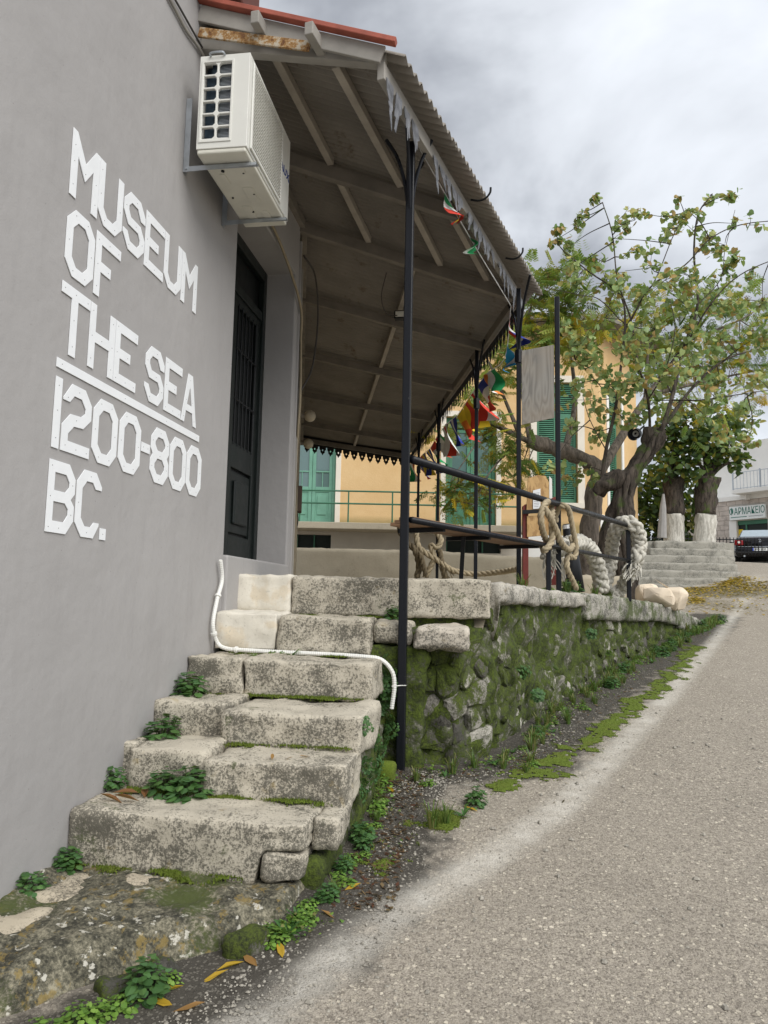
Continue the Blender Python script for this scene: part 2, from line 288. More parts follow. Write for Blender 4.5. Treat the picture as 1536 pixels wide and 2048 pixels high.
# ------------------------------------------------------------------ mesh helpers
class MB:
    def __init__(s): s.v = []; s.f = []; s.mi = []; s.c = []; s.cm = 0
    def add(s, vs, fs, col=None):
        o = len(s.v); s.v += [tuple(p) for p in vs]
        for q in fs: s.f.append(tuple(i+o for i in q)); s.mi.append(s.cm)
        if col is not None: s.c += [col]*len(vs)
        return s
    def box(s, lo, hi, M=None):
        (a, b, c), (d, e, f) = lo, hi
        vs = [V(p) for p in ((a,b,c),(d,b,c),(d,e,c),(a,e,c),(a,b,f),(d,b,f),(d,e,f),(a,e,f))]
        if M: vs = [M @ p for p in vs]
        return s.add(vs, [(0,3,2,1),(4,5,6,7),(0,1,5,4),(1,2,6,5),(2,3,7,6),(3,0,4,7)])
    def bar(s, p, q, w, h, up=UP):                # rectangular bar from p to q
        p = V(p); q = V(q); d = (q-p).normalized(); x_ = d.cross(V(up)).normalized(); y_ = x_.cross(d)
        vs = [b + x_*i*w/2 + y_*j*h/2 for b in (p, q) for i, j in ((-1,-1),(1,-1),(1,1),(-1,1))]
        return s.add(vs, [(0,1,2,3),(7,6,5,4),(0,4,5,1),(1,5,6,2),(2,6,7,3),(3,7,4,0)])
    def tube(s, pts, r, n=8, cap=True, col=None):
        pts = [V(p) for p in pts]; rs = r if isinstance(r, (list, tuple)) else [r]*len(pts)
        vs = []; nrm = None
        for i, p in enumerate(pts):
            d = (pts[min(i+1, len(pts)-1)]-pts[max(i-1, 0)]).normalized()
            if nrm is None: nrm = d.orthogonal().normalized()
            nrm = (nrm - d*nrm.dot(d)).normalized(); bn = d.cross(nrm)
            for k in range(n): a = 2*PI*k/n; vs.append(p + (nrm*math.cos(a)+bn*math.sin(a))*rs[i])
        fs = [(i*n+k, i*n+(k+1) % n, (i+1)*n+(k+1) % n, (i+1)*n+k) for i in range(len(pts)-1) for k in range(n)]
        if cap: fs += [tuple(range(n))[::-1], tuple((len(pts)-1)*n+k for k in range(n))]
        return s.add(vs, fs, col)
    def prism(s, poly, f, d, holes=()):            # 2D polygon -> 3D by f(u,v), extruded by vector d
        loops = [poly] + list(holes); flat = [p for l in loops for p in l]
        tri = tessellate_polygon([[V((p[0], p[1], 0)) for p in l] for l in loops])
        fr = [V(f(*p)) for p in flat]; n = len(fr); bk = [p + V(d) for p in fr]; fs = []
        for t in tri: fs.append(tuple(t)); fs.append(tuple(i+n for i in reversed(t)))
        o = 0
        for l in loops:
            for i in range(len(l)): j = (i+1) % len(l); fs.append((o+i, o+j, o+j+n, o+i+n))
            o += len(l)
        return s.add(fr+bk, fs)
    def sphere(s, c, r, nu=12, nv=8, sc=(1, 1, 1)):
        vs = [V(c) + V((sc[0]*r*math.sin(PI*j/nv)*math.cos(2*PI*i/nu), sc[1]*r*math.sin(PI*j/nv)*math.sin(2*PI*i/nu), sc[2]*r*math.cos(PI*j/nv))) for j in range(nv+1) for i in range(nu)]
        return s.add(vs, [(j*nu+i, (j+1)*nu+i, (j+1)*nu+(i+1) % nu, j*nu+(i+1) % nu) for j in range(nv) for i in range(nu)])
    def mesh(s, name, mats, smooth=False):
        me = bpy.data.meshes.new(name); me.from_pydata(s.v, [], s.f)
        for q in (mats if isinstance(mats, (list, tuple)) else [mats]): me.materials.append(MATS[q])
        if max(s.mi or [0]): me.polygons.foreach_set('material_index', s.mi)
        if s.c:
            at = me.color_attributes.new('tint', 'FLOAT_COLOR', 'POINT'); at.data.foreach_set('color', np.array(s.c, dtype=np.float32).ravel())
        bm = bmesh.new(); bm.from_mesh(me)
        if not s.c: bmesh.ops.recalc_face_normals(bm, faces=bm.faces)
        bm.to_mesh(me); bm.free()
        if smooth: me.polygons.foreach_set('use_smooth', [True]*len(me.polygons))
        me.update(); return me
def tag(o, label=None, cat=None, group=None, kind=None):
    for k_, v_ in (('label', label), ('category', cat), ('group', group), ('kind', kind)):
        if v_: o[k_] = v_
    return o
def link(name, me, parent=None, **k):
    o = bpy.data.objects.new(name, me); COL.objects.link(o)
    if parent: o.parent = parent; 
    return tag(o, **k)
def obj(name, mb, mats, parent=None, smooth=False, bevel=0, auto=None, **k):
    o = link(name, mb.mesh(name, mats, smooth), parent, **k)
    if parent:                                       # meshes are written in world space unless the parent is moved
        o.matrix_parent_inverse = Matrix() if o.get('_l') else PINV.get(parent.name, Matrix())
    if bevel:
        b = o.modifiers.new('bevel', 'BEVEL'); b.width = bevel; b.segments = 2; b.limit_method = 'ANGLE'; b.angle_limit = .6
    return o
PINV = {}
def empty(name, loc=(0, 0, 0), M=None, world=True, **k):
    o = bpy.data.objects.new(name, None); COL.objects.link(o); o.empty_display_size = .1
    o.matrix_world = M if M else Matrix.Translation(V(loc))
    if world: PINV[o.name] = o.matrix_world.inverted()
    return tag(o, **k)
def copy_tree(o, parent=None):
    c = o.copy(); COL.objects.link(c)
    if parent: c.parent = parent
    for ch in o.children: copy_tree(ch, c)
    return c
def cr(pts, n=8):                                     # Catmull-Rom
    pts = [V(p) for p in pts]; q = [pts[0]*2-pts[1]] + pts + [pts[-1]*2-pts[-2]]; res = []
    for i in range(1, len(q)-2):
        a, b, c, d = q[i-1:i+3]
        for k in range(n):
            t = k/n; res.append(.5*((2*b)+(c-a)*t+(2*a-5*b+4*c-d)*t*t+(3*b-a-3*c+d)*t**3))
    return res + [pts[-1]]
def nz(p, sc=1., seed=0.): return mn.noise(V(p)*sc + V((seed, seed*.7, -seed*.3)))
def fract(p, sc, seed=0., o=3):
    t = 0; a = 1.
    for i in range(o): t += a*nz(p, sc*2**i, seed+i*9.1); a *= .5
    return t
def rough_block(mb, lo, hi, r=.025, amp=.008, step=.03, seed=0., tilt=None, taper=None):
    lo = V(lo); hi = V(hi); sz = hi-lo; n = [max(2, int(math.ceil(sz[i]/step))) for i in range(3)]; r = min(r, min(sz)*.45)
    idx = {}; vs = []; fs = []
    def vid(i, j, k):
        key = (i, j, k)
        if key not in idx:
            p = V((lo[0]+sz[0]*i/n[0], lo[1]+sz[1]*j/n[1], lo[2]+sz[2]*k/n[2]))
            rr = r*(1+.7*nz(p, 5., seed)+.7*max(0, nz(p, 13., seed+2)))
            q = V([min(max(p[c], lo[c]+rr), hi[c]-rr) for c in range(3)]); d = p-q
            if d.length > 1e-6: dn = d.normalized(); p = q + dn*min(rr, d.length if d.length < rr else rr)
            else: dn = V((0, 0, 0))
            p += dn*(amp*1.6*fract(p, 3.2, seed) + amp*fract(p, 11, seed+3))
            if taper: p = taper(p)
            idx[key] = len(vs); vs.append(p)
        return idx[key]
    for ax in range(3):
        u, v_ = [c for c in range(3) if c != ax]
        for side in (0, n[ax]):
            for i in range(n[u]):
                for j in range(n[v_]):
                    q = []
                    for di, dj in ((0,0),(1,0),(1,1),(0,1)):
                        k_ = [0, 0, 0]; k_[ax] = side; k_[u] = i+di; k_[v_] = j+dj; q.append(vid(*k_))
                    fs.append(tuple(q))
    return mb.add(vs, fs)
def strands(mb, path, R, n=3, pitch=None, rs=None, sides=6, braid=False):
    pitch = pitch or R*7; rs = rs or R*.62; L = [0]
    for a, b in zip(path, path[1:]): L.append(L[-1]+(b-a).length)
    fr = []; nr = None
    for i, p in enumerate(path):
        d = (path[min(i+1, len(path)-1)]-path[max(i-1, 0)]).normalized()
        if nr is None: nr = d.orthogonal().normalized()
        nr = (nr-d*nr.dot(d)).normalized(); fr.append((p, nr, d.cross(nr)))
    for k in range(n):
        sg = -1 if (braid and k % 2) else 1; ph = 2*PI*(k//2)/(n/2) if braid else 2*PI*k/n; pts = []
        for i, (p, a, b) in enumerate(fr):
            t = ph + sg*2*PI*L[i]/pitch; rr = R*.52
            if braid: rr = R*(.66 + .17*math.cos((n/2)*t + (0 if sg > 0 else PI)))
            pts.append(p + (a*math.cos(t)+b*math.sin(t))*rr)
        mb.tube(pts, rs, sides)
    return mb
def dens(path, step):
    res = [path[0]]
    for a, b in zip(path, path[1:]):
        k = max(1, int((b-a).length/step)); res += [a.lerp(b, (i+1)/k) for i in range(k)]
    return res

# ================================================================== GROUND
WP = [V((.98, 4.6, 0)), V((1.52, 4.62, 0)), V((1.72, 4.84, 0)), V((2.15, 6.2, 0)), V((3.09, 8.32, 0)), V((4.83, 12.1, 0)), V((5.08, 12.65, 0))]
WS = [0]
for a, b in zip(WP, WP[1:]): WS.append(WS[-1]+(b-a).length)
def W(s, d=0., z=0.):                                  # along the wall, inwards, height
    s = min(max(s, 0), WS[-1]); i = max(k for k in range(len(WS)-1) if WS[k] <= s+1e-9)
    dr = (WP[i+1]-WP[i]).normalized(); p = WP[i] + dr*(s-WS[i])
    def nr(j): q = (WP[j+1]-WP[j]).normalized(); return V((-q.y, q.x, 0))
    t = (s-WS[i])/(WS[i+1]-WS[i]); n_ = nr(i)
    if t > .5 and i+1 < len(WP)-1: n_ = n_.lerp(nr(i+1), t-.5)
    elif t < .5 and i > 0: n_ = n_.lerp(nr(i-1), .5-t)
    p = p + n_.normalized()*d; return V((p.x, p.y, z))
def wtop(s):
    xs = [0, .95, .96, 2.2, 4.6, 6.4, 8.0, 8.9, 9.5]; ys = [1.27, 1.27, 1.555, 1.54, 1.50, 1.43, 1.30, 1.18, 1.02]
    return float(np.interp(s, xs, ys))
line_px = [(330, 2170), (470, 2070), (618, 1968), (794, 1824), (950, 1734), (1107, 1629), (1185, 1550), (1330, 1400), (1440, 1270), (1495, 1190), (1512, 1160), (1510, 1145)]
LINE = np.array([tuple(onG(*p))[:2] for p in line_px])
EDGE = np.array([(.55, 1.9), (.8, 2.3), (1.02, 2.75), (1.2, 3.3), (1.15, 4.2), (1.25, 4.5), (1.75, 4.7), (2.2, 6.1), (3.14, 8.3), (4.88, 12.05), (5.3, 13.2)])
def dseg(P, L):
    best = np.full(len(P), 1e9)
    for a, b in zip(L, L[1:]):
        d = b-a; t = np.clip(((P-a)@d)/(d@d), 0, 1); best = np.minimum(best, np.linalg.norm(P-(a+t[:, None]*d), axis=1))
    return best
def grid_axis(a, b, st, lo, hi):
    r = list(np.arange(a, b, st)); x_ = b; s_ = st
    while x_ < hi: r.append(x_); s_ *= 1.18; x_ += s_
    r.append(hi); x_ = a; s_ = st
    while x_ > lo: s_ *= 1.18; x_ -= s_; r.insert(0, max(x_, lo))
    return np.array(r)
A_ = grid_axis(-1.5, 6.5, .07, -150, 150); B_ = grid_axis(1.2, 14.5, .07, -60, 260)
PA, PB = np.meshgrid(A_, B_); PX = CAM.x + R0.x*PA + FH.x*PB; PY = R0.y*PA + FH.y*PB
P2 = np.stack([PX.ravel(), PY.ravel()], 1)
PZ = np.array([gz(x_, y_) for x_, y_ in P2])
de = dseg(P2, EDGE); dl = dseg(P2, LINE)
PZ += np.array([.012*fract((x_, y_, 0), 1.3, 2, 3) + (.012*fract((x_, y_, 0), 5, 6, 2)*max(0, 1-d_/.5) if d_ < .5 else 0) for (x_, y_), d_ in zip(P2, de)])
nb, na = PA.shape
fs = [(j*na+i, j*na+i+1, (j+1)*na+i+1, (j+1)*na+i) for j in range(nb-1) for i in range(na-1)]
gm = bpy.data.meshes.new('ground'); gm.from_pydata(np.column_stack([P2, PZ]).tolist(), [], fs); gm.materials.append(MATS['asphalt'])
depth = PB.ravel(); near = depth < 40
ver = np.clip(1.0-de/np.where(P2[:, 1] > 4.6, .85, .6), 0, 1)*near; ver = np.where((dl > .3) & (P2[:, 0] < 1.4) & (de < 1.0), np.maximum(ver, .25), ver)
lin = np.clip(1-(dl-.035)/.085, 0, 1)*near
c_ = H(7.6, 17.4, 0); lit = np.exp(-((PA.ravel()-7.3)/2.0)**2-((PB.ravel()-16.8)/1.3)**2)*1.0
lit = np.maximum(lit, np.exp(-((PA.ravel()-6.3)/1.5)**2-((PB.ravel()-14.5)/2.2)**2)*.62)
for nm, arr in (('verge', ver), ('line', lin), ('litter', lit)):
    at = gm.attributes.new(nm, 'FLOAT', 'POINT'); at.data.foreach_set('value', arr.astype(np.float32))
gm.polygons.foreach_set('use_smooth', [True]*len(gm.polygons))
link('ground', gm, kind='structure')
def gh(x_, y_): return gz(x_, y_) + .012*fract((x_, y_, 0), 1.3, 2, 3)

# terrace floor behind the retaining wall
mb = MB(); ss = np.linspace(.82, WS[-1], 40); ds = [.08, .5, 1, 1.6, 3, 6, 9]
for s_ in ss:
    for d_ in ds: mb.v.append(tuple(W(s_, d_, wtop(s_)-.025+(1.56-wtop(s_))*min(1, d_/1.5))))
mb.f = [(i*7+j, i*7+j+1, i*7+j+8, i*7+j+7) for i in range(39) for j in range(6)]; mb.mi = [0]*len(mb.f)
obj('terrace_floor', mb, 'concrete_old', kind='structure', smooth=True)

# ================================================================== STONE STAIRCASE
st = empty('stone_staircase', (.5, 3.6, .3), label='worn lichen-spotted stone staircase climbing beside the grey plaster wall', cat='staircase')
def block(lo, hi, m='stone_step', r=.013, amp=.0105, name='stone_block', seed=0, taper=None, parent=st, **k):
    b = MB(); rough_block(b, lo, hi, r, amp, .022, seed, taper=taper); return obj(name, b, m, parent, smooth=True, **k)
block((.005, 4.82, 1.34), (.385, 5.2, 1.585), 'lime_patch', seed=1, label='stone block with cream limewash patch')
block((.395, 4.815, 1.325), (1.69, 5.2, 1.575), seed=2, r=.014)
block((.0, 4.475, 1.11), (.405, 4.9, 1.345), 'lime_patch', seed=3, label='stone block with peeling white paint')
block((.415, 4.48, 1.10), (.975, 4.9, 1.325), seed=4)
block((.985, 4.562, 1.17), (1.215, 4.9, 1.305), seed=5, r=.03)
block((1.225, 4.47, 1.14), (1.56, 4.9, 1.29), 'stone_pale', seed=6, r=.05, amp=.016, label='rough pale broken stone')
block((.0, 4.08, .885), (.325, 4.55, 1.10), seed=7); block((.33, 4.085, .885), (1.055, 4.55, 1.092), seed=8)
block((.0, 3.70, .705), (.375, 4.16, .905), seed=9); block((.388, 3.60, .69), (1.088, 4.15, .885), seed=10, r=.02)
block((-.02, 3.40, .53), (.055, 3.75, .75), seed=11, r=.03); block((.06, 3.33, .53), (.425, 3.78, .745), seed=12); block((.437, 3.27, .52), (1.078, 3.68, .722), seed=13)
def notch(p):                                            # broken lower corner at the right end
    t = min(1, max(0, (p.x-.785)/.03)); z_ = p.z-.02*max(0, p.x-.3)
    return V((p.x, p.y+.10*max(0, p.x-.85), z_+(.56-(.572-p.z)*.42-z_)*t))
block((.0, 2.95, .335), (.985, 3.45, .572), seed=14, r=.018, amp=.009, taper=notch)
block((.99, 3.09, .44), (1.085, 3.4, .555), 'stone_step', seed=15, amp=.012)
block((.815, 2.945, .345), (.98, 3.2, .452), 'stone_step', seed=16, r=.022, amp=.012)
core = MB()
for x1, y0, y1, z1, sd in ((1.035, 3.02, 3.5, .40, 1), (1.05, 3.36, 3.9, .56, 2), (1.06, 3.68, 4.3, .72, 3), (1.03, 4.14, 4.7, .91, 4), (1.3, 4.56, 5.0, 1.16, 5), (1.6, 4.86, 5.2, 1.36, 6)):
    rough_block(core, (-.05, y0, -.1), (x1, y1+.3, z1), .03, .022, .035, sd*3.3)
obj('rubble_core', core, 'rubble', st, smooth=True)
# bottom rock slab
mb = MB(); nx, ny = 90, 150
ed = [(-.2, 1.62), (.15, 1.98), (.38, 2.28), (.58, 2.5), (.80, 2.66), (.95, 2.86), (1.0, 3.3)]
E2 = np.array(ed)
for j in range(ny+1):
    for i in range(nx+1):
        x_ = -.03 + 1.2*i/nx; y_ = 1.1 + 2.2*j/ny
        ye = float(np.interp(x_, E2[:, 0], E2[:, 1])); sgn = (y_-ye)*.78          # inside positive
        p = (x_, y_, 0); sgn += .05*fract(p, 3.5, 4)
        g = gz(x_, y_)-.03
        t = min(max((sgn+.10)/.17, 0), 1); t = t*t*(3-2*t)
        top = .352 - .03*max(0, x_-.5) - .16*max(0, 2.35-y_) + .02*fract(p, 5, 8, 4) + .008*fract(p, 17, 3, 3) + .02*max(0, .14-x_)/.14
        mb.v.append((x_, y_, g+(max(top, g+.02)-g)*t + .012*fract(p, 9, 5)*t))
mb.f = [(j*(nx+1)+i, j*(nx+1)+i+1, (j+1)*(nx+1)+i+1, (j+1)*(nx+1)+i) for j in range(ny) for i in range(nx)]; mb.mi = [0]*len(mb.f)
def m_slab():
    k = NB('rock_slab'); co = k.pos(); fine = k.noise(70, co, 5, .75); mid = k.noise(14, co, 6, .7); big = k.noise(2.6, co, 5, .6, .3)
    c = k.ramp(k.math('ADD', k.math('MULTIPLY', fine, .55), k.math('MULTIPLY', mid, .5)), [(.4, (.3, .275, .2)), (.51, (.12, .112, .08)), (.6, (.035, .034, .025))])
    c = k.mix(k.ramp(k.noise(21, co, 4, .6), [(.6, 0.), (.635, .8)]), c, (.55, .53, .46))
    c = k.mix(k.ramp(k.noise(13, k.pos((1.3, 1, 1)), 6, .7), [(.57, 0.), (.62, .7)]), c, (.23, .165, .05))
    c = k.mix(k.ramp(k.math('ADD', k.math('MULTIPLY', big, .8), k.math('MULTIPLY', fine, .3)), [(.58, 0.), (.66, .85)]), c, k.mix(fine, (.03, .04, .01), (.085, .11, .025)))
    n_ = k.bump(mid, .7, .015); k.bump(fine, .7, .005, n_); return k.fin(c, .92)
m_slab()
sl = obj('rock_slab', mb, 'rock_slab', smooth=True, label='mossy lichen-spotted natural rock slab at the foot of the stone staircase', cat='rock')
for lo, hi, sd in (((.02, 2.2, .28), (.19, 2.6, .352), 1), ((.27, 2.78, .31), (.40, 2.88, .357), 2), ((.03, 2.606, .30), (.21, 2.9, .357), 5)):
    block(lo, hi, 'stone_cream', .02, .014, 'pale_stone', sd*5, parent=sl, taper=lambda p: V((p.x+.25*(p.y-2.5)*.3, p.y+.12*p.x, p.z-.12*max(0, 2.35-p.y))))
for (x_, y_, rx, ry, rz, sd) in ((.88, 2.60, .035, .08, .035, 1), (.60, 2.37, .05, .13, .012, 2)):
    b = MB(); z_ = gz(x_, y_); rough_block(b, (-rx, -ry, -.08), (rx, ry, rz), .035, .02, .02, sd*7, taper=lambda p, x_=x_, y_=y_, z_=z_: V((x_+p.x*.75+p.y*.66, y_+p.y*.75-p.x*.66, z_+.03+p.z)))
    obj('edge_stone', b, 'stone_rubble', sl, smooth=True)

# ================================================================== RETAINING WALL
rw = empty('retaining_wall', (2.6, 7.2, .6), label='moss-covered rubble stone retaining wall rising beside the road', cat='wall')
mb = MB(); nS = 330; zs = 34
for i in range(nS+1):
    s_ = WS[-1]*i/nS; p0 = W(s_); g = gz(p0.x, p0.y)-.15; t_ = wtop(s_)-(.10 if s_ > .955 else .0)
    for j in range(zs+1):
        z_ = g + (t_-g)*j/zs; q = W(s_, .05+.02*z_, z_); n_ = (W(s_, -.1)-p0).normalized()
        mb.v.append(tuple(q + n_*(.004+.026*fract(q, 2.6, 3, 2)+.05*fract(q, 8, 7, 4))))
    q = W(s_, .4, t_); mb.v.append(tuple(q))
k_ = zs+2; mb.f = [(i*k_+j, i*k_+j+1, (i+1)*k_+j+1, (i+1)*k_+j) for i in range(nS) for j in range(zs+1)]; mb.mi = [0]*len(mb.f)
obj('rubble_face', mb, 'rubble', rw, smooth=True)
# coping blocks
cuts = [.95, 1.08, 1.24, 1.42, 1.66, 1.83, 2.1, 2.32, 2.6, 3.0, 3.28, 4.05, 5.6, 7.3, 8.7, 9.35]
for i, (a, b) in enumerate(zip(cuts, cuts[1:])):
    t0 = .13 if a < 3.2 else .24; mm = 'stone_cap' if a < 3.2 else 'stone_wall'
    q = MB(); rough_block(q, (a+.004, -.015 if a < 3.2 else -.02, -t0*(1 if i % 3 else .9)), (b-.004, .34, 0), .022, .011, .03 if b-a < .8 else .045, i*2.7,
        taper=lambda p: W(p.x, p.y+.01, p.z+wtop(p.x)))
    obj('coping_stone', q, mm, rw, smooth=True)
# face stones one by one
rs = random.Random(21); placed = []
def stone_mesh(seed, n=3):
    r_ = random.Random(seed); bm = bmesh.new(); bmesh.ops.create_icosphere(bm, subdivisions=1, radius=1)
    for v_ in bm.verts:
        p = v_.co.copy(); m_ = max(abs(p.x), abs(p.y), abs(p.z)); p = p.lerp(p/m_, .45)
        v_.co = p*(1+.3*nz(p, 1.3, seed*3.1)) + V((r_.uniform(-.08, .08), 0, r_.uniform(-.08, .08)))
    me = bpy.data.meshes.new('stone'); bm.to_mesh(me); bm.free(); return me
protos = {}
for mm in ('stone_wall', 'stone_pale'):
    protos[mm] = []
    for i in range(9):
        me = stone_mesh(i+1); me.materials.append(MATS[mm]); protos[mm].append(me)
def face_stone(s_, z_, rx, rz, mm, pr=.03):
    p = W(s_, .03+.02*z_, z_); n_ = (W(s_, -.2)-W(s_)).normalized(); tx = V((-n_.y, n_.x, 0))
    o = bpy.data.objects.new('stone', rs.choice(protos[mm])); COL.objects.link(o); o.parent = rw; o.matrix_parent_inverse = PINV[rw.name]
    R = Matrix((tx*1, -n_, UP)).transposed().to_4x4() @ Matrix.Rotation(rs.uniform(-.25, .25), 4, 'Y') @ Matrix.Diagonal((rx, .05, rz, 1)); R.translation = p + n_*(pr-.052); o.matrix_basis = R
for s_, z_, rx, rz, mm in [] and [(.3, 1.02, .09, .06, 'stone_wall'), (.42, .9, .1, .055, 'stone_wall'), (.28, .8, .055, .04, 'stone_pale'), (.42, .79, .06, .05, 'stone_pale'), (.66, .88, .09, .05, 'stone_pale'), (.62, .75, .04, .05, 'stone_pale'), (.72, .74, .045, .04, 'stone_wall'), (.8, .78, .04, .05, 'stone_pale'), (.9, .62, .075, .09, 'stone_wall'), (.55, .62, .05, .04, 'stone_wall'), (.75, .5, .05, .04, 'stone_pale'), (.6, 1.1, .06, .03, 'stone_wall'), (1.05, .45, .06, .04, 'stone_wall')]:
    face_stone(s_, z_, rx, rz, mm); placed.append((s_, z_, rx))
pts = []
for i in range(9000):                                  # rubble stones: one mesh for each cell of an irregular packing
    s_ = rs.uniform(.1, WS[-1]-.15); p0 = W(s_); g = gz(p0.x, p0.y); t_ = wtop(s_)-(.12 if s_ > .8 else .02)-(.11 if s_ > 3.2 else 0); z_ = rs.uniform(g-.06, t_+.06)
    rad = .055+.085*abs(nz((s_*1.7, z_*3, 0), 1.)) + (.035 if z_ > t_-.18 and s_ > 1 else 0)
    if t_-g < .1 or any(((s_-a)/1.35)**2+(z_-b)**2 < (rad*.5+c*.5)**2*2.1 for a, b, c in pts): continue
    pts.append((s_, z_, rad))
def clip(poly, m_, n_):
    res = []
    for a, b in zip(poly, poly[1:]+poly[:1]):
        da = (a[0]-m_[0])*n_[0]+(a[1]-m_[1])*n_[1]; db = (b[0]-m_[0])*n_[0]+(b[1]-m_[1])*n_[1]
        if da <= 0: res.append(a)
        if da*db < 0: t = da/(da-db); res.append((a[0]+(b[0]-a[0])*t, a[1]+(b[1]-a[1])*t))
    return res
nst = 0
for s_, z_, rad in pts:
    p0 = W(s_); g = gz(p0.x, p0.y); t_ = wtop(s_)-(.12 if s_ > .8 else .02)-(.11 if s_ > 3.2 else 0)
    if z_ > t_ or z_ < g-.03 or nst > 290: continue
    if s_ > .95 and nz((s_*1.1, z_*2.2, 3.3), 1.) > -.05 and rs.random() < .8: continue        # grown over
    poly = [(s_-.3, z_-.2), (s_+.3, z_-.2), (s_+.3, min(z_+.2, t_+.01)), (s_-.3, min(z_+.2, t_+.01))]
    for a, b, c in pts:
        d = ((a-s_), (b-z_)); L = math.hypot(*d)
        if 0 < L < .6 and poly: poly = clip(poly, (s_+d[0]*(.5-.003/L), z_+d[1]*(.5-.003/L)), d)
    if len(poly) < 3: continue
    pl2 = []
    for a, b in zip(poly, poly[1:]+poly[:1]): pl2 += [a, ((a[0]+b[0])/2+rs.uniform(-.008, .008), (a[1]+b[1])/2+rs.uniform(-.008, .008))]
    cs, cz = sum(p[0] for p in pl2)/len(pl2), sum(p[1] for p in pl2)/len(pl2); n = len(pl2); q = MB(); pr = rs.uniform(-.006, .014); hill = (rs.uniform(-.25, .25), rs.uniform(-.25, .25))
    if max(math.hypot(a-cs, b-cz) for a, b in pl2) < .035: continue
    for f_, out in ((1., -.07), (.97, -.012+pr*.5), (.84, .008+pr), (.4, .016+pr)):
        for a, b in pl2:
            u_, v_ = cs+(a-cs)*f_, cz+(b-cz)*f_; q.v.append(tuple(W(u_, .05+.02*v_-out-hill[0]*(u_-cs)-hill[1]*(v_-cz)-.022*nz((u_*11, v_*11, s_), 1.), v_)))
    q.v.append(tuple(W(cs, .05+.02*cz-.016-pr, cz)))
    q.f = [(r*n+i, r*n+(i+1) % n, (r+1)*n+(i+1) % n, (r+1)*n+i) for r in range(3) for i in range(n)] + [(3*n+i, 3*n+(i+1) % n, 4*n) for i in range(n)]; q.mi = [0]*len(q.f)
    obj('stone', q, 'stone_rubble', rw); nst += 1

# pale rocks lying on the end of the wall
for i, (px, py, d_, sx, sz) in enumerate([(1297, 1208, 10.0, .17, .22), (1318, 1212, 9.6, .2, .19), (1351, 1217, 9.9, .17, .23)]):
    p = atD(px, py, d_); r_ = random.Random(70+i); bm = bmesh.new()
    for k in range(22):
        v_ = V((r_.gauss(0, 1), r_.gauss(0, 1), r_.gauss(0, 1))).normalized(); v_ = v_/max(abs(v_.x), abs(v_.y), abs(v_.z))**.6
        bm.verts.new(p + V((v_.x*sx, v_.y*.15, v_.z*sz*.72+sz*.55)))
    g_ = bmesh.ops.convex_hull(bm, input=bm.verts); bmesh.ops.delete(bm, geom=[v_ for v_ in bm.verts if not v_.link_faces], context='VERTS')
    bmesh.ops.bevel(bm, geom=bm.edges[:], offset=.012, segments=1, affect='EDGES')
    b = MB(); bm.verts.index_update(); b.add([v_.co for v_ in bm.verts], [tuple(v_.index for v_ in f_.verts) for f_ in bm.faces]); bm.free()
    obj('rock', b, 'rock_white', label=['blocky cream rock sitting upright on the mossy wall end', 'slanted cream rock lying between two others on the wall', 'orange-stained cream rock at the outer end of the wall'][i], cat='rock', group='pale rocks on the retaining wall')

# ================================================================== MUSEUM BUILDING
mu = empty('museum_building', (-.3, 4, 0), label='grey plastered museum building with dark panelled door beside the stairs', cat='building')
yz = lambda x_: (lambda a, b: (x_, a, b))
mb = MB(); mb.prism([(-6, -1), (4.60, -1), (4.60, 4.23), (6.07, 4.23), (6.07, -1), (6.17, -1), (6.17, 5.6), (-6, 5.6)], yz(0), (-.285, 0, 0))
obj('wall', mb, 'plaster_grey', mu, bevel=.012)
mb = MB(); mb.box((-.30, 4.59, 1.0), (.03, 6.05, 1.70)); mb.box((-.2, 4.6, 1.3), (.012, 4.83, 1.585)); obj('threshold', mb, 'plaster_grey', mu, bevel=.012)
F0 = V((-.02, 6.18, 0)); F1 = V((-2.4, 15.4, 0)); fd = (F1-F0).normalized(); fn = V((fd.y, -fd.x, 0))
def FA(t, d, z): p = F0 + fd*t + fn*d; return V((p.x, p.y, z))
mb = MB(); mb.add([FA(t, d, z) for t in (0, 9.6) for d in (-.4, 0) for z in (-1, 5.6)], [(0,2,3,1),(4,5,7,6),(0,1,5,4),(2,6,7,3),(1,3,7,5),(0,4,6,2)]); obj('side_wall', mb, 'concrete_old', mu)
for t0, t1, d1, z1, mm in ((.02, .10, .035, 4.6, 'plaster_grey'), (.14, .26, .05, 4.4, 'fascia_grey'), (.30, .40, .035, 4.3, 'wood_trim'), (2.2, 2.34, .05, 4.2, 'wood_trim'), (3.6, 3.74, .05, 4.2, 'wood_trim')):
    mb = MB(); mb.add([FA(t, d, z) for t in (t0, t1) for d in (0, d1) for z in (1.5, z1)], [(0,2,3,1),(4,5,7,6),(0,1,5,4),(2,6,7,3),(1,3,7,5),(0,4,6,2)]); obj('door_trim', mb, mm, mu, bevel=.006)
mb = MB(); mb.box((-.5, 3.55, 4.98), (.20, 4.28, 5.7)); obj('roof_end', mb, 'roof_brown', mu, bevel=.02)
mb = MB(); mb.box((-6, -6, 5.6), (-.02, 6.2, 5.75)); obj('roof', mb, 'roof_brown', mu)
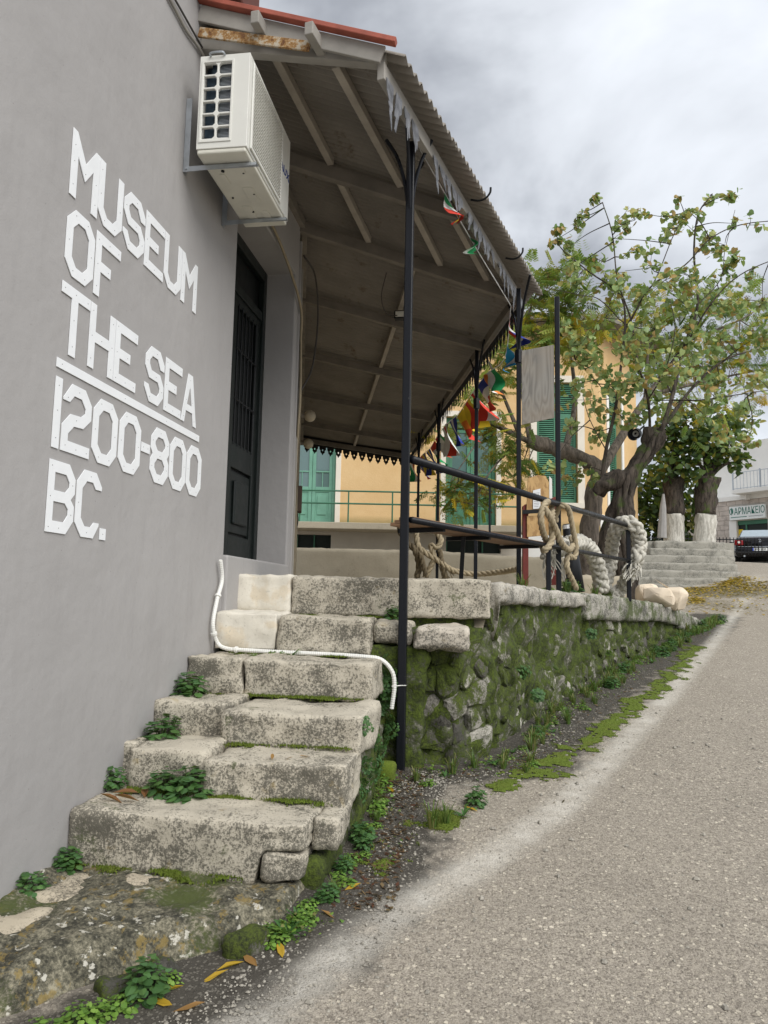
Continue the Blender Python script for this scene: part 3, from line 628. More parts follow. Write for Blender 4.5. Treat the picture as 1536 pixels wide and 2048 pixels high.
# door: two leaves in a frame, recessed
dX = -.285
dr = obj('door', MB().box((dX-.06, 4.6, 1.69), (dX-.025, 6.07, 4.24)), 'door_black', mu)
def dpart(name, lo, hi, m_='door_green', bv=.006): return obj(name, MB().box(lo, hi), m_, dr, bevel=bv)
for y0, y1 in ((4.6, 4.67), (6.0, 6.07)): dpart('frame', (dX-.024, y0, 1.69), (dX+.03, y1, 4.24))
dpart('frame', (dX-.024, 4.67, 4.14), (dX+.03, 6.0, 4.24)); dpart('transom_bar', (dX-.024, 4.67, 3.78), (dX+.02, 6.0, 3.86))
for y0 in (4.67, 5.335):
    y1 = y0+.665
    dpart('stile', (dX-.024, y0, 1.70), (dX+.008, y0+.085, 3.78)); dpart('stile', (dX-.024, y1-.085, 1.70), (dX+.008, y1-.002, 3.78))
    for z0, z1 in ((1.70, 1.90), (2.42, 2.62), (3.70, 3.78)): dpart('rail', (dX-.024, y0+.085, z0), (dX+.006, y1-.085, z1))
    dpart('panel', (dX-.024, y0+.10, 1.92), (dX-.004, y1-.10, 2.40), bv=.012); dpart('panel', (dX-.0035, y0+.17, 1.99), (dX+.02, y1-.17, 2.33), bv=.02)
    for k in range(6): q = y0+.115+.435*k/5; obj('bar', MB().tube([(dX+.006, q, 2.6), (dX+.006, q, 3.72)], .0075, 6), 'iron', dr)
    for z_ in (2.95, 3.35): dpart('cross_bar', (dX+.001, y0+.085, z_), (dX+.013, y1-.085, z_+.018), 'iron', .002)

# ------------------------------------------------------------------ letters
LW, LH, SW, CH = .212, .283, .046, .056
def octo(w_, h_, x0=0, y0=0, c=CH): return [(x0+c, y0), (x0+w_-c, y0), (x0+w_, y0+c), (x0+w_, y0+h_-c), (x0+w_-c, y0+h_), (x0+c, y0+h_), (x0, y0+h_-c), (x0, y0+c)]
def inner(w_, h_, c=.034): return octo(w_-2*SW, h_-2*SW, SW, SW, c)
w_, h_, s_, c_ = LW, LH, SW, CH; k2 = .034
def sglyph():
    t = h_/2
    return [(0, .062), (c_, 0), (w_-c_, 0), (w_, c_), (w_, t-.03), (w_-c_+.01, t+.022), (c_+.012, t+.022+.0), (s_, t+.05), (s_, h_-s_-k2+.008), (s_+k2-.008, h_-s_), (w_-s_-k2, h_-s_), (w_-s_+.002, h_-s_-k2-.012), (w_, h_-s_-k2-.012), (w_, h_-c_), (w_-c_, h_), (c_, h_), (0, h_-c_), (0, t+.03), (c_-.01, t-.022), (w_-c_-.012, t-.022), (w_-s_, t-.05), (w_-s_, s_+k2-.008), (w_-s_-k2+.008, s_), (s_+k2-.01, s_), (s_-.004, .085), (0, .085)]
GL = {
 'M': ([(0,0),(s_,0),(s_,h_-.098),(w_/2,h_*.5-.035),(w_-s_,h_-.098),(w_-s_,0),(w_,0),(w_,h_-.0),(w_-.032,h_),(w_/2,h_*.5+.042),(.032,h_),(0,h_)], []),
 'U': ([(c_,0),(w_-c_,0),(w_,c_),(w_,h_),(w_-s_,h_),(w_-s_,s_+k2),(w_-s_-k2,s_),(s_+k2,s_),(s_,s_+k2),(s_,h_),(0,h_),(0,c_)], []),
 'S': (sglyph(), []),
 'E': ([(0,0),(w_,0),(w_,s_),(s_,s_),(s_,h_/2-s_/2),(w_-.065,h_/2-s_/2),(w_-.065,h_/2+s_/2),(s_,h_/2+s_/2),(s_,h_-s_),(w_,h_-s_),(w_,h_),(0,h_)], []),
 'O': (octo(w_, h_), [inner(w_, h_)]), '0': (octo(w_, h_), [inner(w_, h_)]),
 'F': ([(0,0),(s_,0),(s_,h_/2-s_/2-.005),(w_-.08,h_/2-s_/2-.005),(w_-.08,h_/2+s_/2-.005),(s_,h_/2+s_/2-.005),(s_,h_-s_),(w_,h_-s_),(w_,h_),(0,h_)], []),
 'T': ([(w_/2-s_/2-.01,0),(w_/2+s_/2-.01,0),(w_/2+s_/2-.01,h_-s_),(w_,h_-s_),(w_,h_),(0,h_),(0,h_-s_),(w_/2-s_/2-.01,h_-s_)], []),
 'H': ([(0,0),(s_,0),(s_,h_/2-s_/2),(w_-s_,h_/2-s_/2),(w_-s_,0),(w_,0),(w_,h_),(w_-s_,h_),(w_-s_,h_/2+s_/2),(s_,h_/2+s_/2),(s_,h_),(0,h_)], []),
 'A': ([(0,0),(s_*.95,0),(s_*1.32,.07),(w_-s_*1.32,.07),(w_-s_*.95,0),(w_,0),(w_/2+.03,h_),(w_/2-.03,h_)], [[(s_*1.55,.108),(w_-s_*1.55,.108),(w_/2+.004,.205),(w_/2-.004,.205)]]),
 '1': ([(0,0),(s_,0),(s_,h_),(0,h_)], []),
 '2': ([(0,0),(w_,0),(w_,s_),(s_,s_),(s_,.075),(s_+.04,.112),(w_-c_,.118),(w_,.165),(w_,h_-c_),(w_-c_,h_),(c_,h_),(0,h_-c_-.012),(0,h_-c_-.022),(s_,h_-c_-.022),(s_+.03,h_-s_),(w_-s_-k2,h_-s_),(w_-s_,h_-s_-k2),(w_-s_,.185),(w_-s_-.03,.164),(c_,.158),(0,.105)], []),
 '8': ([(c_,0),(w_-c_,0),(w_,c_),(w_,.115),(w_-.024,h_/2),(w_,.168),(w_,h_-c_),(w_-c_,h_),(c_,h_),(0,h_-c_),(0,.168),(.024,h_/2),(0,.115),(0,c_)], [octo(w_-2*s_-.004, .08, s_+.002, s_, .03), octo(w_-2*s_-.004, .07, s_+.002, h_-s_-.07, .028)]),
 '-': ([(0,0),(.092,0),(.092,.046),(0,.046)], []), '.': ([(0,0),(.05,0),(.05,.05),(0,.05)], []),
 'B': ([(0,0),(w_-c_,0),(w_,c_),(w_,.115),(w_-.03,h_/2),(w_,.168),(w_,h_-c_),(w_-c_,h_),(0,h_)], [[(s_,s_),(w_-s_-.03,s_),(w_-s_,s_+.03),(w_-s_,.1),(w_-s_-.03,.122),(s_,.122)], [(s_,.166),(w_-s_-.03,.166),(w_-s_,.19),(w_-s_,h_-s_-.03),(w_-s_-.03,h_-s_),(s_,h_-s_)]]),
 'C': ([(c_,0),(w_-c_,0),(w_-.012,c_),(w_-.012,.068),(w_-.055,.068),(w_-s_-.035,s_),(s_+k2,s_),(s_,s_+k2),(s_,h_-s_-k2),(s_+k2,h_-s_),(w_-s_-k2,h_-s_),(w_-.055,h_-s_-.026),(w_-.002,h_-s_-.026),(w_-.002,h_-c_),(w_-c_,h_),(c_,h_),(0,h_-c_),(0,c_)], []),
}
SCR = {'M': [(.02,.05),(.02,.15),(.02,.22),(.19,.05),(.19,.14),(.105,.14)], 'U': [(.02,.24),(.02,.13),(.06,.025),(.15,.025),(.19,.13)], 'S': [(.06,.025),(.19,.08),(.12,.14),(.02,.2),(.12,.26)], 'E': [(.02,.02),(.11,.02),(.19,.02),(.02,.14),(.12,.14),(.02,.26),(.19,.26)],
 'O': [(.06,.025),(.15,.025),(.02,.14),(.19,.14),(.06,.26),(.15,.26)], 'F': [(.02,.04),(.02,.14),(.02,.25),(.11,.26),(.19,.26),(.11,.135)], 'T': [(.02,.26),(.1,.26),(.19,.26),(.095,.04),(.095,.15)], 'H': [(.02,.04),(.02,.14),(.02,.25),(.19,.04),(.19,.14),(.19,.25),(.1,.14)], 'A': [(.03,.03),(.18,.03),(.105,.25),(.06,.13),(.15,.13)],
 '1': [(.022,.04),(.022,.15),(.022,.25)], '2': [(.03,.025),(.11,.02),(.19,.02),(.1,.14),(.03,.22),(.11,.26)], '8': [(.105,.02),(.02,.08),(.19,.08),(.105,.14),(.02,.21),(.19,.21),(.105,.26)], '-': [(.02,.023),(.07,.023)], '.': [(.025,.025)], 'B': [(.02,.02),(.1,.02),(.19,.08),(.02,.14),(.02,.26),(.19,.2)], 'C': [(.1,.02),(.02,.14),(.11,.26)]}
SCR['0'] = SCR['O']
smesh = MB().tube([(0, 0, 0), (.0006, 0, 0)], .0022, 6).mesh('screw', 'screw_dark')
def letter(ch, y0, z0, where, wd='letter'):
    poly, holes = GL[ch]; wx = {'B': .885, 'C': .945}.get(ch, 1.)
    mb = MB(); mb.prism([(a*wx, b) for a, b in poly], lambda a, b: (.002, y0+a, z0+b), (.0035, 0, 0), [[(a*wx, b) for a, b in l] for l in holes])
    o = obj('sign_letter', mb, 'white_paint', label=f'white cut-out {wd} on grey wall, {where}', cat='letter', group='white letters of the museum name')
    for a, b in SCR[ch]: q = link('screw', smesh, o); q.location = (.0056, y0+a*wx, z0+b)
ordn = ['first', 'second', 'third', 'fourth', 'fifth', 'sixth']
for i, (ch, y0) in enumerate(zip('MUSEUM', (2.647, 2.861, 3.085, 3.305, 3.525, 3.745))): letter(ch, y0, 3.047, f'{ordn[i]} of the word MUSEUM', f'letter {ch}')
for i, (ch, y0) in enumerate(zip('OF', (2.648, 2.871))): letter(ch, y0, 2.721, f'{ordn[i]} of the word OF', f'letter {ch}')
for i, (ch, y0) in enumerate(zip('THE', (2.646, 2.863, 3.080))): letter(ch, y0, 2.397, f'{ordn[i]} of the word THE', f'letter {ch}')
for i, (ch, y0) in enumerate(zip('SEA', (3.383, 3.608, 3.828))): letter(ch, y0, 2.397, f'{ordn[i]} of the word SEA', f'letter {ch}')
for i, (ch, y0) in enumerate(zip('1200', (2.648, 2.708, 2.937, 3.166))): letter(ch, y0, 2.006, ['the narrow upright starting the year row', 'between the upright 1 and an octagonal 0', 'between the figure 2 and another 0', 'just before the dash'][i], f'numeral {ch}')
letter('-', 3.388, 2.136, 'joining the figures 1200 and 800', 'dash')
for i, (ch, y0) in enumerate(zip('800', (3.490, 3.714, 3.937))): letter(ch, y0, 2.006, ['just after the dash', 'touching the figure 8', 'ending the year row'][i], f'numeral {ch}')
for ch, y0, t_ in (('B', 2.645, 'first of the letters BC'), ('C', 2.845, 'second of the letters BC')): letter(ch, y0, 1.676, t_, f'letter {ch}')
letter('.', 3.049, 1.676, 'closing the letters BC', 'full stop')
o = obj('sign_underline', MB().box((.002, 2.645, 2.326), (.0055, 4.096, 2.364)), 'white_paint', label='long white strip on grey wall underlining the words THE SEA', cat='sign strip')
for y0 in (2.68, 3.2, 3.65, 4.06): q = link('screw', smesh, o); q.location = (.0056, y0, 2.345)

# ------------------------------------------------------------------ air conditioner and its two brackets
AX0, AX1, AY0, AY1, AZ0, AZ1 = .112, .395, 3.60, 4.42, 3.805, 4.365
ac = empty('air_conditioner', (.25, 4.0, AZ0), label='off-white outdoor air conditioner unit hung on the grey wall under the awning', cat='air conditioner')
def plate_with_holes(x0, x1, z0, z1, holes, f, d): 
    mb = MB(); mb.prism([(x0, z0), (x1, z0), (x1, z1), (x0, z1)], f, d, holes); return mb
def rr(x0, z0, x1, z1, r=.012, right=True):
    if right: return [(x0, z0), (x1-r, z0), (x1, z0+r), (x1, z1-r), (x1-r, z1), (x0, z1)]
    return [(x0+r, z0), (x1, z0), (x1, z1), (x0+r, z1), (x0, z1-r), (x0, z0+r)]
mb = MB(); mb.box((AX0, AY0+.018, AZ1-.02), (AX1-.02, AY1, AZ1)); mb.box((AX0, AY0+.018, AZ0), (AX0+.012, AY1, AZ1-.02)); mb.box((AX0+.012, AY1-.015, AZ0), (AX1-.02, AY1, AZ1-.02)); mb.box((AX0+.2, AY0+.018, AZ0+.02), (AX1-.02, AY0+.035, AZ1-.02))
obj('casing', mb, 'ac_white', ac, bevel=.006)
holes = []
for k in range(6):
    z0 = AZ0+.078+k*.0745
    holes += [rr(AX0+.026, z0, AX0+.098, z0+.064), rr(AX0+.109, z0, AX0+.182, z0+.064, right=False)]
obj('end_panel', plate_with_holes(AX0, AX1-.0, AZ0+.02, AZ1, holes, lambda a, b: (a, AY0, b), (0, .018, 0)), 'ac_white', ac, bevel=.003)
obj('grille_rim', MB().prism([(AX0+.012, AZ0+.055), (AX0+.195, AZ0+.055), (AX0+.195, AZ1-.03), (AX0+.012, AZ1-.03)], lambda a, b: (a, AY0-.005, b), (0, .005, 0), [[(AX0+.024, AZ0+.068), (AX0+.183, AZ0+.068), (AX0+.183, AZ1-.042), (AX0+.024, AZ1-.042)]]), 'ac_white', ac, bevel=.002)
mb = MB(); mb.box((AX0+.02, AY0+.06, AZ0+.03), (AX0+.06, AY1-.02, AZ1-.03)); mb.box((AX0+.06, AY0+.03, AZ0+.03), (AX0+.195, AY0+.05, AZ1-.03)); obj('coil', mb, 'ac_coil', ac)
mb = MB()
for k in range(62): y_ = AZ0+.05+k*.0078; mb.box((AX0+.1, AY0+.026, y_), (AX0+.19, AY0+.0299, y_+.003))
obj('coil_fins', mb, 'zinc', ac, kind='stuff')
mb = MB(); mb.prism([(AY0+.018, AZ0+.02), (AY1, AZ0+.02), (AY1, AZ1), (AY0+.018, AZ1)], lambda a, b: (AX1-.02, a, b), (.02, 0, 0), [[(AY0+.07, AZ0+.06), (AY0+.60, AZ0+.06), (AY0+.60, AZ1-.05), (AY0+.07, AZ1-.05)]]); obj('front_panel', mb, 'ac_white', ac, bevel=.006)
mb = MB()
gw, ghh = .53, AZ1-.05-AZ0-.06
for k in range(23): z_ = AZ0+.064+ghh*k/23; mb.box((AX1-.014, AY0+.066, z_), (AX1+.012, AY0+.604, z_+.0045))
for k in range(19): y_ = AY0+.072+gw*k/19; mb.box((AX1-.016, y_, AZ0+.056), (AX1+.0085, y_+.0045, AZ1-.046))
obj('front_grille', mb, 'ac_white', ac, kind='stuff')
obj('grille_frame', MB().prism([(AY0+.045, AZ0+.035), (AY0+.625, AZ0+.035), (AY0+.625, AZ1-.025), (AY0+.045, AZ1-.025)], lambda a, b: (AX1+.0005, a, b), (.011, 0, 0), [[(AY0+.065, AZ0+.055), (AY0+.605, AZ0+.055), (AY0+.605, AZ1-.045), (AY0+.065, AZ1-.045)]]), 'ac_white', ac, bevel=.005)
obj('fan_shroud', MB().box((AX0+.07, AY0+.055, AZ0+.03), (AX1-.05, AY1-.2, AZ1-.03)), 'ac_coil', ac)
mb = MB(); mb.box((AX0+.004, AY0+.004, AZ0-.006), (AX1-.006, AY1-.004, AZ0+.02)); obj('base_pan', mb, 'ac_pan', ac, bevel=.008)
for x_, y_, a_, b_ in ((.06, .2, .03, .1), (.14, .35, .06, .16), (.07, .55, .05, .18), (.17, .62, .04, .1), (.16, .12, .05, .09)): obj('pan_rib', MB().box((AX0+x_, AY0+y_, AZ0-.011), (AX0+x_+a_, AY0+y_+b_, AZ0-.006)), 'ac_pan', ac, bevel=.003)
mb = MB()
for x_, y_, r_ in ((.09, .17, .010), (.19, .42, .006), (.12, .62, .007), (.05, .45, .006), (.2, .2, .006)): mb.tube([(AX0+x_, AY0+y_, AZ0-.0125), (AX0+x_, AY0+y_, AZ0-.0065)], r_, 10)
obj('drain_hole', mb, 'iron', ac)
mb = MB(); mb.tube(cr([(AX0+.06, AY0-.001, AZ1-.005), (AX0+.065, AY0-.02, AZ1-.0), (AX0+.13, AY0-.02, AZ1+.002), (AX0+.14, AY0-.001, AZ1-.003)], 4), .006, 6); obj('carry_handle', mb, 'zinc', ac)
def text_mesh(txt, size, ext=.002):
    c = bpy.data.curves.new('t', 'FONT'); c.body = txt; c.size = size; c.extrude = ext; c.align_x = 'CENTER'; c.align_y = 'CENTER'; c.resolution_u = 3
    o = bpy.data.objects.new('t', c); COL.objects.link(o); bpy.context.view_layer.update()
    me = bpy.data.meshes.new_from_object(o.evaluated_get(bpy.context.evaluated_depsgraph_get())); bpy.data.objects.remove(o); return me
def text_obj(name, txt, size, M, m_, parent, bold=0.):
    me = text_mesh(txt, size); me.materials.clear(); me.materials.append(MATS[m_]); me.transform(M)
    o = link(name, me, parent)
    if parent: o.matrix_parent_inverse = PINV.get(parent.name, Matrix())
    return o
M_ = Matrix(((0, 0, 1, AX1+.001), (1.25, 0, 0, AY1-.105), (0, 1.0, 0, AZ0+.30), (0, 0, 0, 1)))
text_obj('lettering', 'AUX', .075, M_, 'ac_blue', ac)
for y_, lab in ((3.715, 'galvanised wall bracket under the slotted end of the air conditioner'), (4.315, 'galvanised wall bracket under the air conditioner beside the doorway')):
    br = empty('wall_bracket', (.02, y_, AZ0-.06), label=lab, cat='bracket', group='brackets of the air conditioner')
    mb = MB(); mb.box((.002, y_-.02, AZ0-.045), (.006, y_+.02, AZ0+.39)); mb.box((.006, y_-.02, AZ0-.045), (.035, y_-.017, AZ0+.39)); obj('upright', mb, 'zinc', br)
    mb = MB(); mb.prism([(.036, AZ0-.045), (.42, AZ0-.03), (.42, AZ0-.016), (.036, AZ0-.016)], lambda a, b: (a, y_-.021, b), (0, .003, 0)); mb.box((.007, y_-.018, AZ0-.016), (.42, y_+.022, AZ0-.0125)); obj('arm', mb, 'zinc', br)
    obj('bolt', MB().tube([(.02, y_-.026, AZ0-.025), (.02, y_-.0175, AZ0-.025)], .008, 8), 'zinc', br)

# ================================================================== AWNING
I0, I1, I2 = V((.0, 3.83, 4.79)), V((-.02, 6.2, 4.80)), V((-2.28, 14.95, 4.74))
OA, OB, OC = V((1.10, 3.83, 4.42)), V((1.98, 7.13, 4.43)), V((-.02, 15.1, 4.40))
aw = empty('awning', (1, 7, 1.5), label='long corrugated awning with scalloped fringe on black posts beside the museum', cat='awning')
def AW(t, s, dz=0.):                                   # t 0..1 first bay, 1..2 second; s 0 wall .. 1 eave
    if t <= 1: a = I0.lerp(I1, t); b = OA.lerp(OB, t)
    else: a = I1.lerp(I2, t-1); b = OB.lerp(OC, t-1)
    p = a.lerp(b, s); return V((p.x, p.y, p.z+dz - .02*math.sin(PI*min(s, 1))*(1 if t > 1 else .3)))
def sheet(t0, t1, s0, s1, dz, nwave):
    mb = MB(); nu = nwave*6; nv = 4
    for th in (0, .008):
        for i in range(nu+1):
            t = t0+(t1-t0)*i/nu
            for j in range(nv+1): mb.v.append(tuple(AW(t, s0+(s1-s0)*j/nv, dz+th+.019*math.sin(2*PI*i/6))))
    k = nv+1; N = (nu+1)*k
    for i in range(nu):
        for j in range(nv):
            q = (i*k+j, i*k+j+1, (i+1)*k+j+1, (i+1)*k+j); mb.f += [q, tuple(x_+N for x_ in reversed(q))]
    for i in range(nu): mb.f += [(i*k+nv, i*k+nv+N, (i+1)*k+nv+N, (i+1)*k+nv), (i*k, (i+1)*k, (i+1)*k+N, i*k+N)]
    for j in range(nv): mb.f += [(j, j+N, j+1+N, j+1), (nu*k+j, nu*k+j+1, nu*k+j+1+N, nu*k+j+N)]
    mb.mi = [0]*len(mb.f); obj('corrugated_sheet', mb, 'corrugated', aw)
for i in range(4): sheet(i/4-.004, (i+1)/4+.004, -.0, 1.10, .05+.003*(i % 2), 11)
for i in range(9): sheet(1+i/9-.002, 1+(i+1)/9+.002, -.0, 1.06, .052+.003*(i % 2)+random.uniform(-.006, .006), 12)
def beam(t0, s0, t1, s1, w_, h_, dz, m_='beam_wood', name='beam'):
    return obj(name, MB().bar(AW(t0, s0, dz), AW(t1, s1, dz), w_, h_), m_, aw, bevel=.004)
obj('cross_beam', MB().bar((.0, 3.87, 4.655), (1.10, 3.87, 4.46), .06, .085), 'fascia_grey', aw, bevel=.004)
for t in (.50, .985): beam(t, .0, t, .97, .06, .10, -.085, 'beam_wood', 'cross_beam')
for t in (1.17, 1.38, 1.60, 1.82, 1.985): beam(t, .0, t, .97, .06, .09, -.085, 'beam_wood', 'cross_beam')
for s0, s1 in ((.36, .30), (.70, .62)):
    for a, b in ((.035, .485), (.515, .97)): beam(a, s0+(s1-s0)*a, b, s0+(s1-s0)*b, .05, .06, -.005, 'rafter_paint', 'purlin')
beam(.515, .86, .97, .84, .05, .06, -.005, 'rafter_paint', 'purlin')
for a, b in zip((1.0, 1.18, 1.39, 1.61, 1.83), (1.16, 1.37, 1.59, 1.81, 1.975)): beam(a, .5, b, .5, .05, .055, -.012, 'rafter_paint', 'purlin')
beam(.0, .975, .99, .975, .045, .10, -.06, 'fascia_grey', 'eave_beam'); beam(1.005, .975, 1.99, .975, .045, .10, -.06, 'beam_wood', 'eave_beam')
beam(.03, .02, .98, .02, .05, .08, -.06, 'beam_wood', 'wall_plate'); beam(1.0, .02, 1.98, .02, .05, .08, -.06, 'beam_wood', 'wall_plate')
# near end: red edge strip, fascia, rusty board and stub rafters
beam(-.022, .0, -.022, 1.08, .05, .03, .085, 'red_edge', 'edge_strip'); beam(-.012, .0, -.012, 1.0, .02, .10, .012, 'fascia_grey', 'fascia_board')
obj('rusty_board', MB().bar(V((.02, 3.77, 4.655)), V((.68, 3.77, 4.505)), .015, .06), 'rusty_board', aw, bevel=.003)
for s in (.36, .66): obj('rafter_end', MB().bar(AW(-.055, s, -.005), AW(.01, s, -.005), .05, .075), 'fascia_grey', aw, bevel=.005)
# posts
def onBC(px, inset=.10):                                # where the line of posts meets a pixel column
    d = V((ray(px, 1150).x, ray(px, 1150).y, 0)); a = OB.lerp(I1, inset/2); b = OC.lerp(I2, inset/2)
    e_ = b-a; M2 = Matrix(((d.x, -e_.x), (d.y, -e_.y))); t = (M2.inverted() @ V((a.x-CAM.x, a.y-CAM.y))); p = a+e_*t[1]; return V((p.x, p.y, 0)), p.z
def post(p, z0, z1, r, nm='post', **k):
    mb = MB(); mb.box((p.x-r, p.y-r, z0), (p.x+r, p.y+r, z1)); o = obj(nm, mb, 'black_paint', aw, bevel=r*.25, **k)
    return o
P1 = V((1.168, 4.53, 0)); p1 = post(P1, .40, 4.38, .026, label='tall black near post standing on the road edge')
for dx, dy, zt in ((-.16, -.02, 4.40), (.05, .30, 4.42), (.0, -.34, 4.43), (.13, .05, 4.42)):
    obj('brace', MB().tube(cr([(P1.x+dx*.05, P1.y+dy*.05, 3.92), (P1.x+dx*.25, P1.y+dy*.25, 4.12), (P1.x+dx*.55, P1.y+dy*.55, 4.28), (P1.x+dx, P1.y+dy, zt)], 5), .012, 6), 'black_paint', p1)
P2_ = V((1.935, 6.9, 0)); POSTS = [(P2_, 4.37)]
for px in (951, 874, 834): q, z_ = onBC(px); POSTS.append((q, z_-.08))
for q, z_ in POSTS:
    po = post(q, 1.5, z_, .021)
    obj('collar', MB().tube([(q.x, q.y, z_-.72), (q.x, q.y, z_-.60)], .036, 8), 'black_paint', po)
    for sg in (-1, 1):
        v_ = fd*sg; obj('brace', MB().tube(cr([V((q.x, q.y, z_-.66)), V((q.x, q.y, z_-.45))+v_*.05, V((q.x, q.y, z_-.2))+v_*.17, V((q.x, q.y, z_-.02))+v_*.36], 5), .012, 6), 'black_paint', po)
# fringe teeth
def tooth(p, d, n_, h_, w_, m_, hole=False, torn=0.):
    r_ = random.Random(int(p.x*1000+p.y*77)); j = lambda a: a*(1+r_.uniform(-torn, torn))
    pts = [(-w_/2, .02), (-w_*.46, -h_*.30), (-j(w_*.3), -j(h_*.45)), (-w_*.33, -h_*.62), (-w_*.12, -j(h_*.82)), (-.004-torn*w_*.14, -h_), (.004+torn*w_*.2, -j(h_*.97)), (w_*.12+torn*.012, -h_*.82), (w_*.33, -j(h_*.62)), (w_*.3, -h_*.45), (j(w_*.46), -h_*.30), (w_/2, .02)]
    hl = [[(-w_*.1, -h_*.38), (0, -h_*.52), (w_*.1, -h_*.38), (0, -h_*.24)]] if hole else []
    dt = d.normalized(); tw = n_*r_.uniform(-torn, torn)*.25
    obj('fringe_tooth', MB().prism(pts, lambda a, b: p + dt*a + UP*b + tw*(-b), n_*.004, hl), m_, aw)
na_ = 26
for i in range(na_):
    t = (i+.5)/na_; p = AW(t, 1.0, -.10); n_ = V((OB-OA).cross(UP)).normalized()
    if i in (4, 5, 11, 18): continue
    tooth(p, OB-OA, n_, (.14*random.uniform(.6, 1.2) if i > 4 else .18), random.uniform(.085, .125), 'lead_fringe', torn=.6)
nb_ = 54
for i in range(nb_):
    t = 1+(i+.5)/nb_; tooth(AW(t, 1.0, -.10), OC-OB, V((OC-OB).cross(UP)).normalized(), .19, .145, 'dark_fringe', True, .1)
for i in range(13):
    s = .03+.95*(i+.5)/13; tooth(AW(2.0, s, -.13), OC-I2, V((-.25, .97, 0)), .17, .15, 'dark_fringe', True)
beam(1.995, .0, 1.995, 1.0, .03, .22, -.04, 'dark_fringe', 'fringe_board')
for t, ln in ((.44, .30), (.74, .30)):
    a = AW(t, 1.03, -.02); n_ = V((OB-OA).cross(UP)).normalized(); 
    obj('gutter_hook', MB().tube(cr([a, a+n_*.06+UP*-.02, a+n_*.11+UP*-.012, a+n_*.145+UP*.025, a+n_*.15+UP*.065], 5), .008, 6), 'iron', aw)

# lamps and wiring under the awning
for t_, lab in ((4.2, 'round cream globe lamp on the museum side wall, closer to the grey doorway'), (6.2, 'round cream globe lamp on the museum side wall, farther from the doorway')):
    g = empty('globe_lamp', FA(t_, .02, 3.9), label=lab, cat='lamp', group='globe lamps under the awning')
    c_ = FA(t_, .17, 4.02); obj('globe', MB().sphere(c_, .085, 16, 10), 'globe', g, smooth=True)
    obj('arm', MB().tube([FA(t_, .0, 4.02), FA(t_, .10, 4.02)], .03, 8), 'fascia_grey', g)
g = empty('floodlight', AW(1.13, .5, -.3), label='small dark floodlight with trailing wire hanging under the awning roof', cat='floodlight')
c_ = AW(1.12, .5, -.14); obj('housing', MB().box(c_-V((.07, .05, .05)), c_+V((.07, .03, .04))), 'iron', g, bevel=.006); obj('lens_plate', MB().box(c_-V((.055, .056, .035)), c_+V((.055, -.0505, .025))), 'lens', g)
obj('bracket', MB().bar(c_+V((0, 0, .04)), c_+V((0, 0, .13)), .02, .02), 'iron', g)
obj('wire', MB().tube(cr([c_, c_+V((-.12, -.2, -.06)), c_+V((-.14, -.5, .0)), c_+V((-.05, -.8, .12))], 6), .006, 5), 'cable', g)
j_ = FA(2.4, .0, 2.45); jb = MB(); jb.add([FA(t, d, z) for t in (2.25, 2.5) for d in (.0, .10) for z in (2.42, 2.72)], [(0,2,3,1),(4,5,7,6),(0,1,5,4),(2,6,7,3),(1,3,7,5),(0,4,6,2)])
b_ = empty('junction_box', j_, label='brown electrical box fixed to the museum side wall', cat='electrical box'); obj('housing', jb, 'box_brown', b_, bevel=.01)
obj('lead', MB().tube(cr([FA(2.3, .05, 2.42), FA(2.3, .06, 2.3), FA(2.28, .02, 2.1)], 5), .008, 5), 'cable', b_)
def cable(pts, r, m_, lab): obj('cable', MB().tube(cr(pts, 8), r, 6), m_, smooth=True, label=lab, cat='cable')
cable([atX(335, -10, .012), atX(352, 22, .012), atX(372, 60, .012), atX(395, 92, .014), (.015, 3.9, 4.58)], .009, 'fascia_grey', 'grey cable clipped along the top of the grey wall above the air conditioner')
cable([atX(345, -10, .012), atX(365, 25, .012), atX(388, 66, .013), (.015, 3.95, 4.62)], .006, 'cable', 'thin dark cable running along the top of the grey wall')
cable([(.2, 4.40, 4.0), (.08, 4.5, 3.9), (.03, 5.2, 4.25), (.03, 6.1, 4.0), FA(.12, .05, 3.7), FA(.12, .06, 3.2), FA(.13, .05, 2.9), FA(.3, .04, 2.5)], .012, 'cable_tan', 'tan cable bundle hanging from the air conditioner down the doorway corner')
cable([FA(.1, .05, 4.5), FA(.4, .16, 4.45), FA(.6, .2, 4.1), FA(.5, .16, 3.6), FA(.3, .06, 3.3)], .009, 'cable', 'thin loose cable looping down beside the doorway corner')

# ------------------------------------------------------------------ conduit on the steps
cpts = [atX(441, 1120, .03), atX(444, 1160, .03), atX(434, 1200, .03), atX(426, 1250, .03), (.045, 4.43, 1.16), (.10, 4.43, 1.125), (.22, 4.42, 1.118), (.45, 4.43, 1.112), (.7, 4.44, 1.108), (.95, 4.44, 1.10), (1.05, 4.45, 1.085), (1.115, 4.46, 1.02), (1.13, 4.47, .93), (1.115, 4.48, .80)]
pa = dens(cr(cpts, 10), .003); cd_ = empty('conduit', (.5, 4.43, 1.1), label='white ribbed plastic conduit snaking from the door down to the black post', cat='conduit')
obj('hose', MB().tube(pa, [.0132 if (i//2) % 2 else .0120 for i in range(len(pa))], 8), 'pvc_white', cd_)
for i in (int(len(pa)*.13), int(len(pa)*.26), int(len(pa)*.36)):
    d = (pa[i+1]-pa[i]).normalized(); obj('clip', MB().tube([pa[i]-d*.007, pa[i]+d*.007], .0195, 10), 'pvc_white', cd_)
q = pa[int(len(pa)*.93)]; obj('tie', MB().tube([V((q.x-.012, q.y-.02, q.z)), V((q.x+.03, 4.50, q.z)), V((P1.x+.03, 4.497, q.z+.002))], .003, 5), 'pvc_white', cd_)

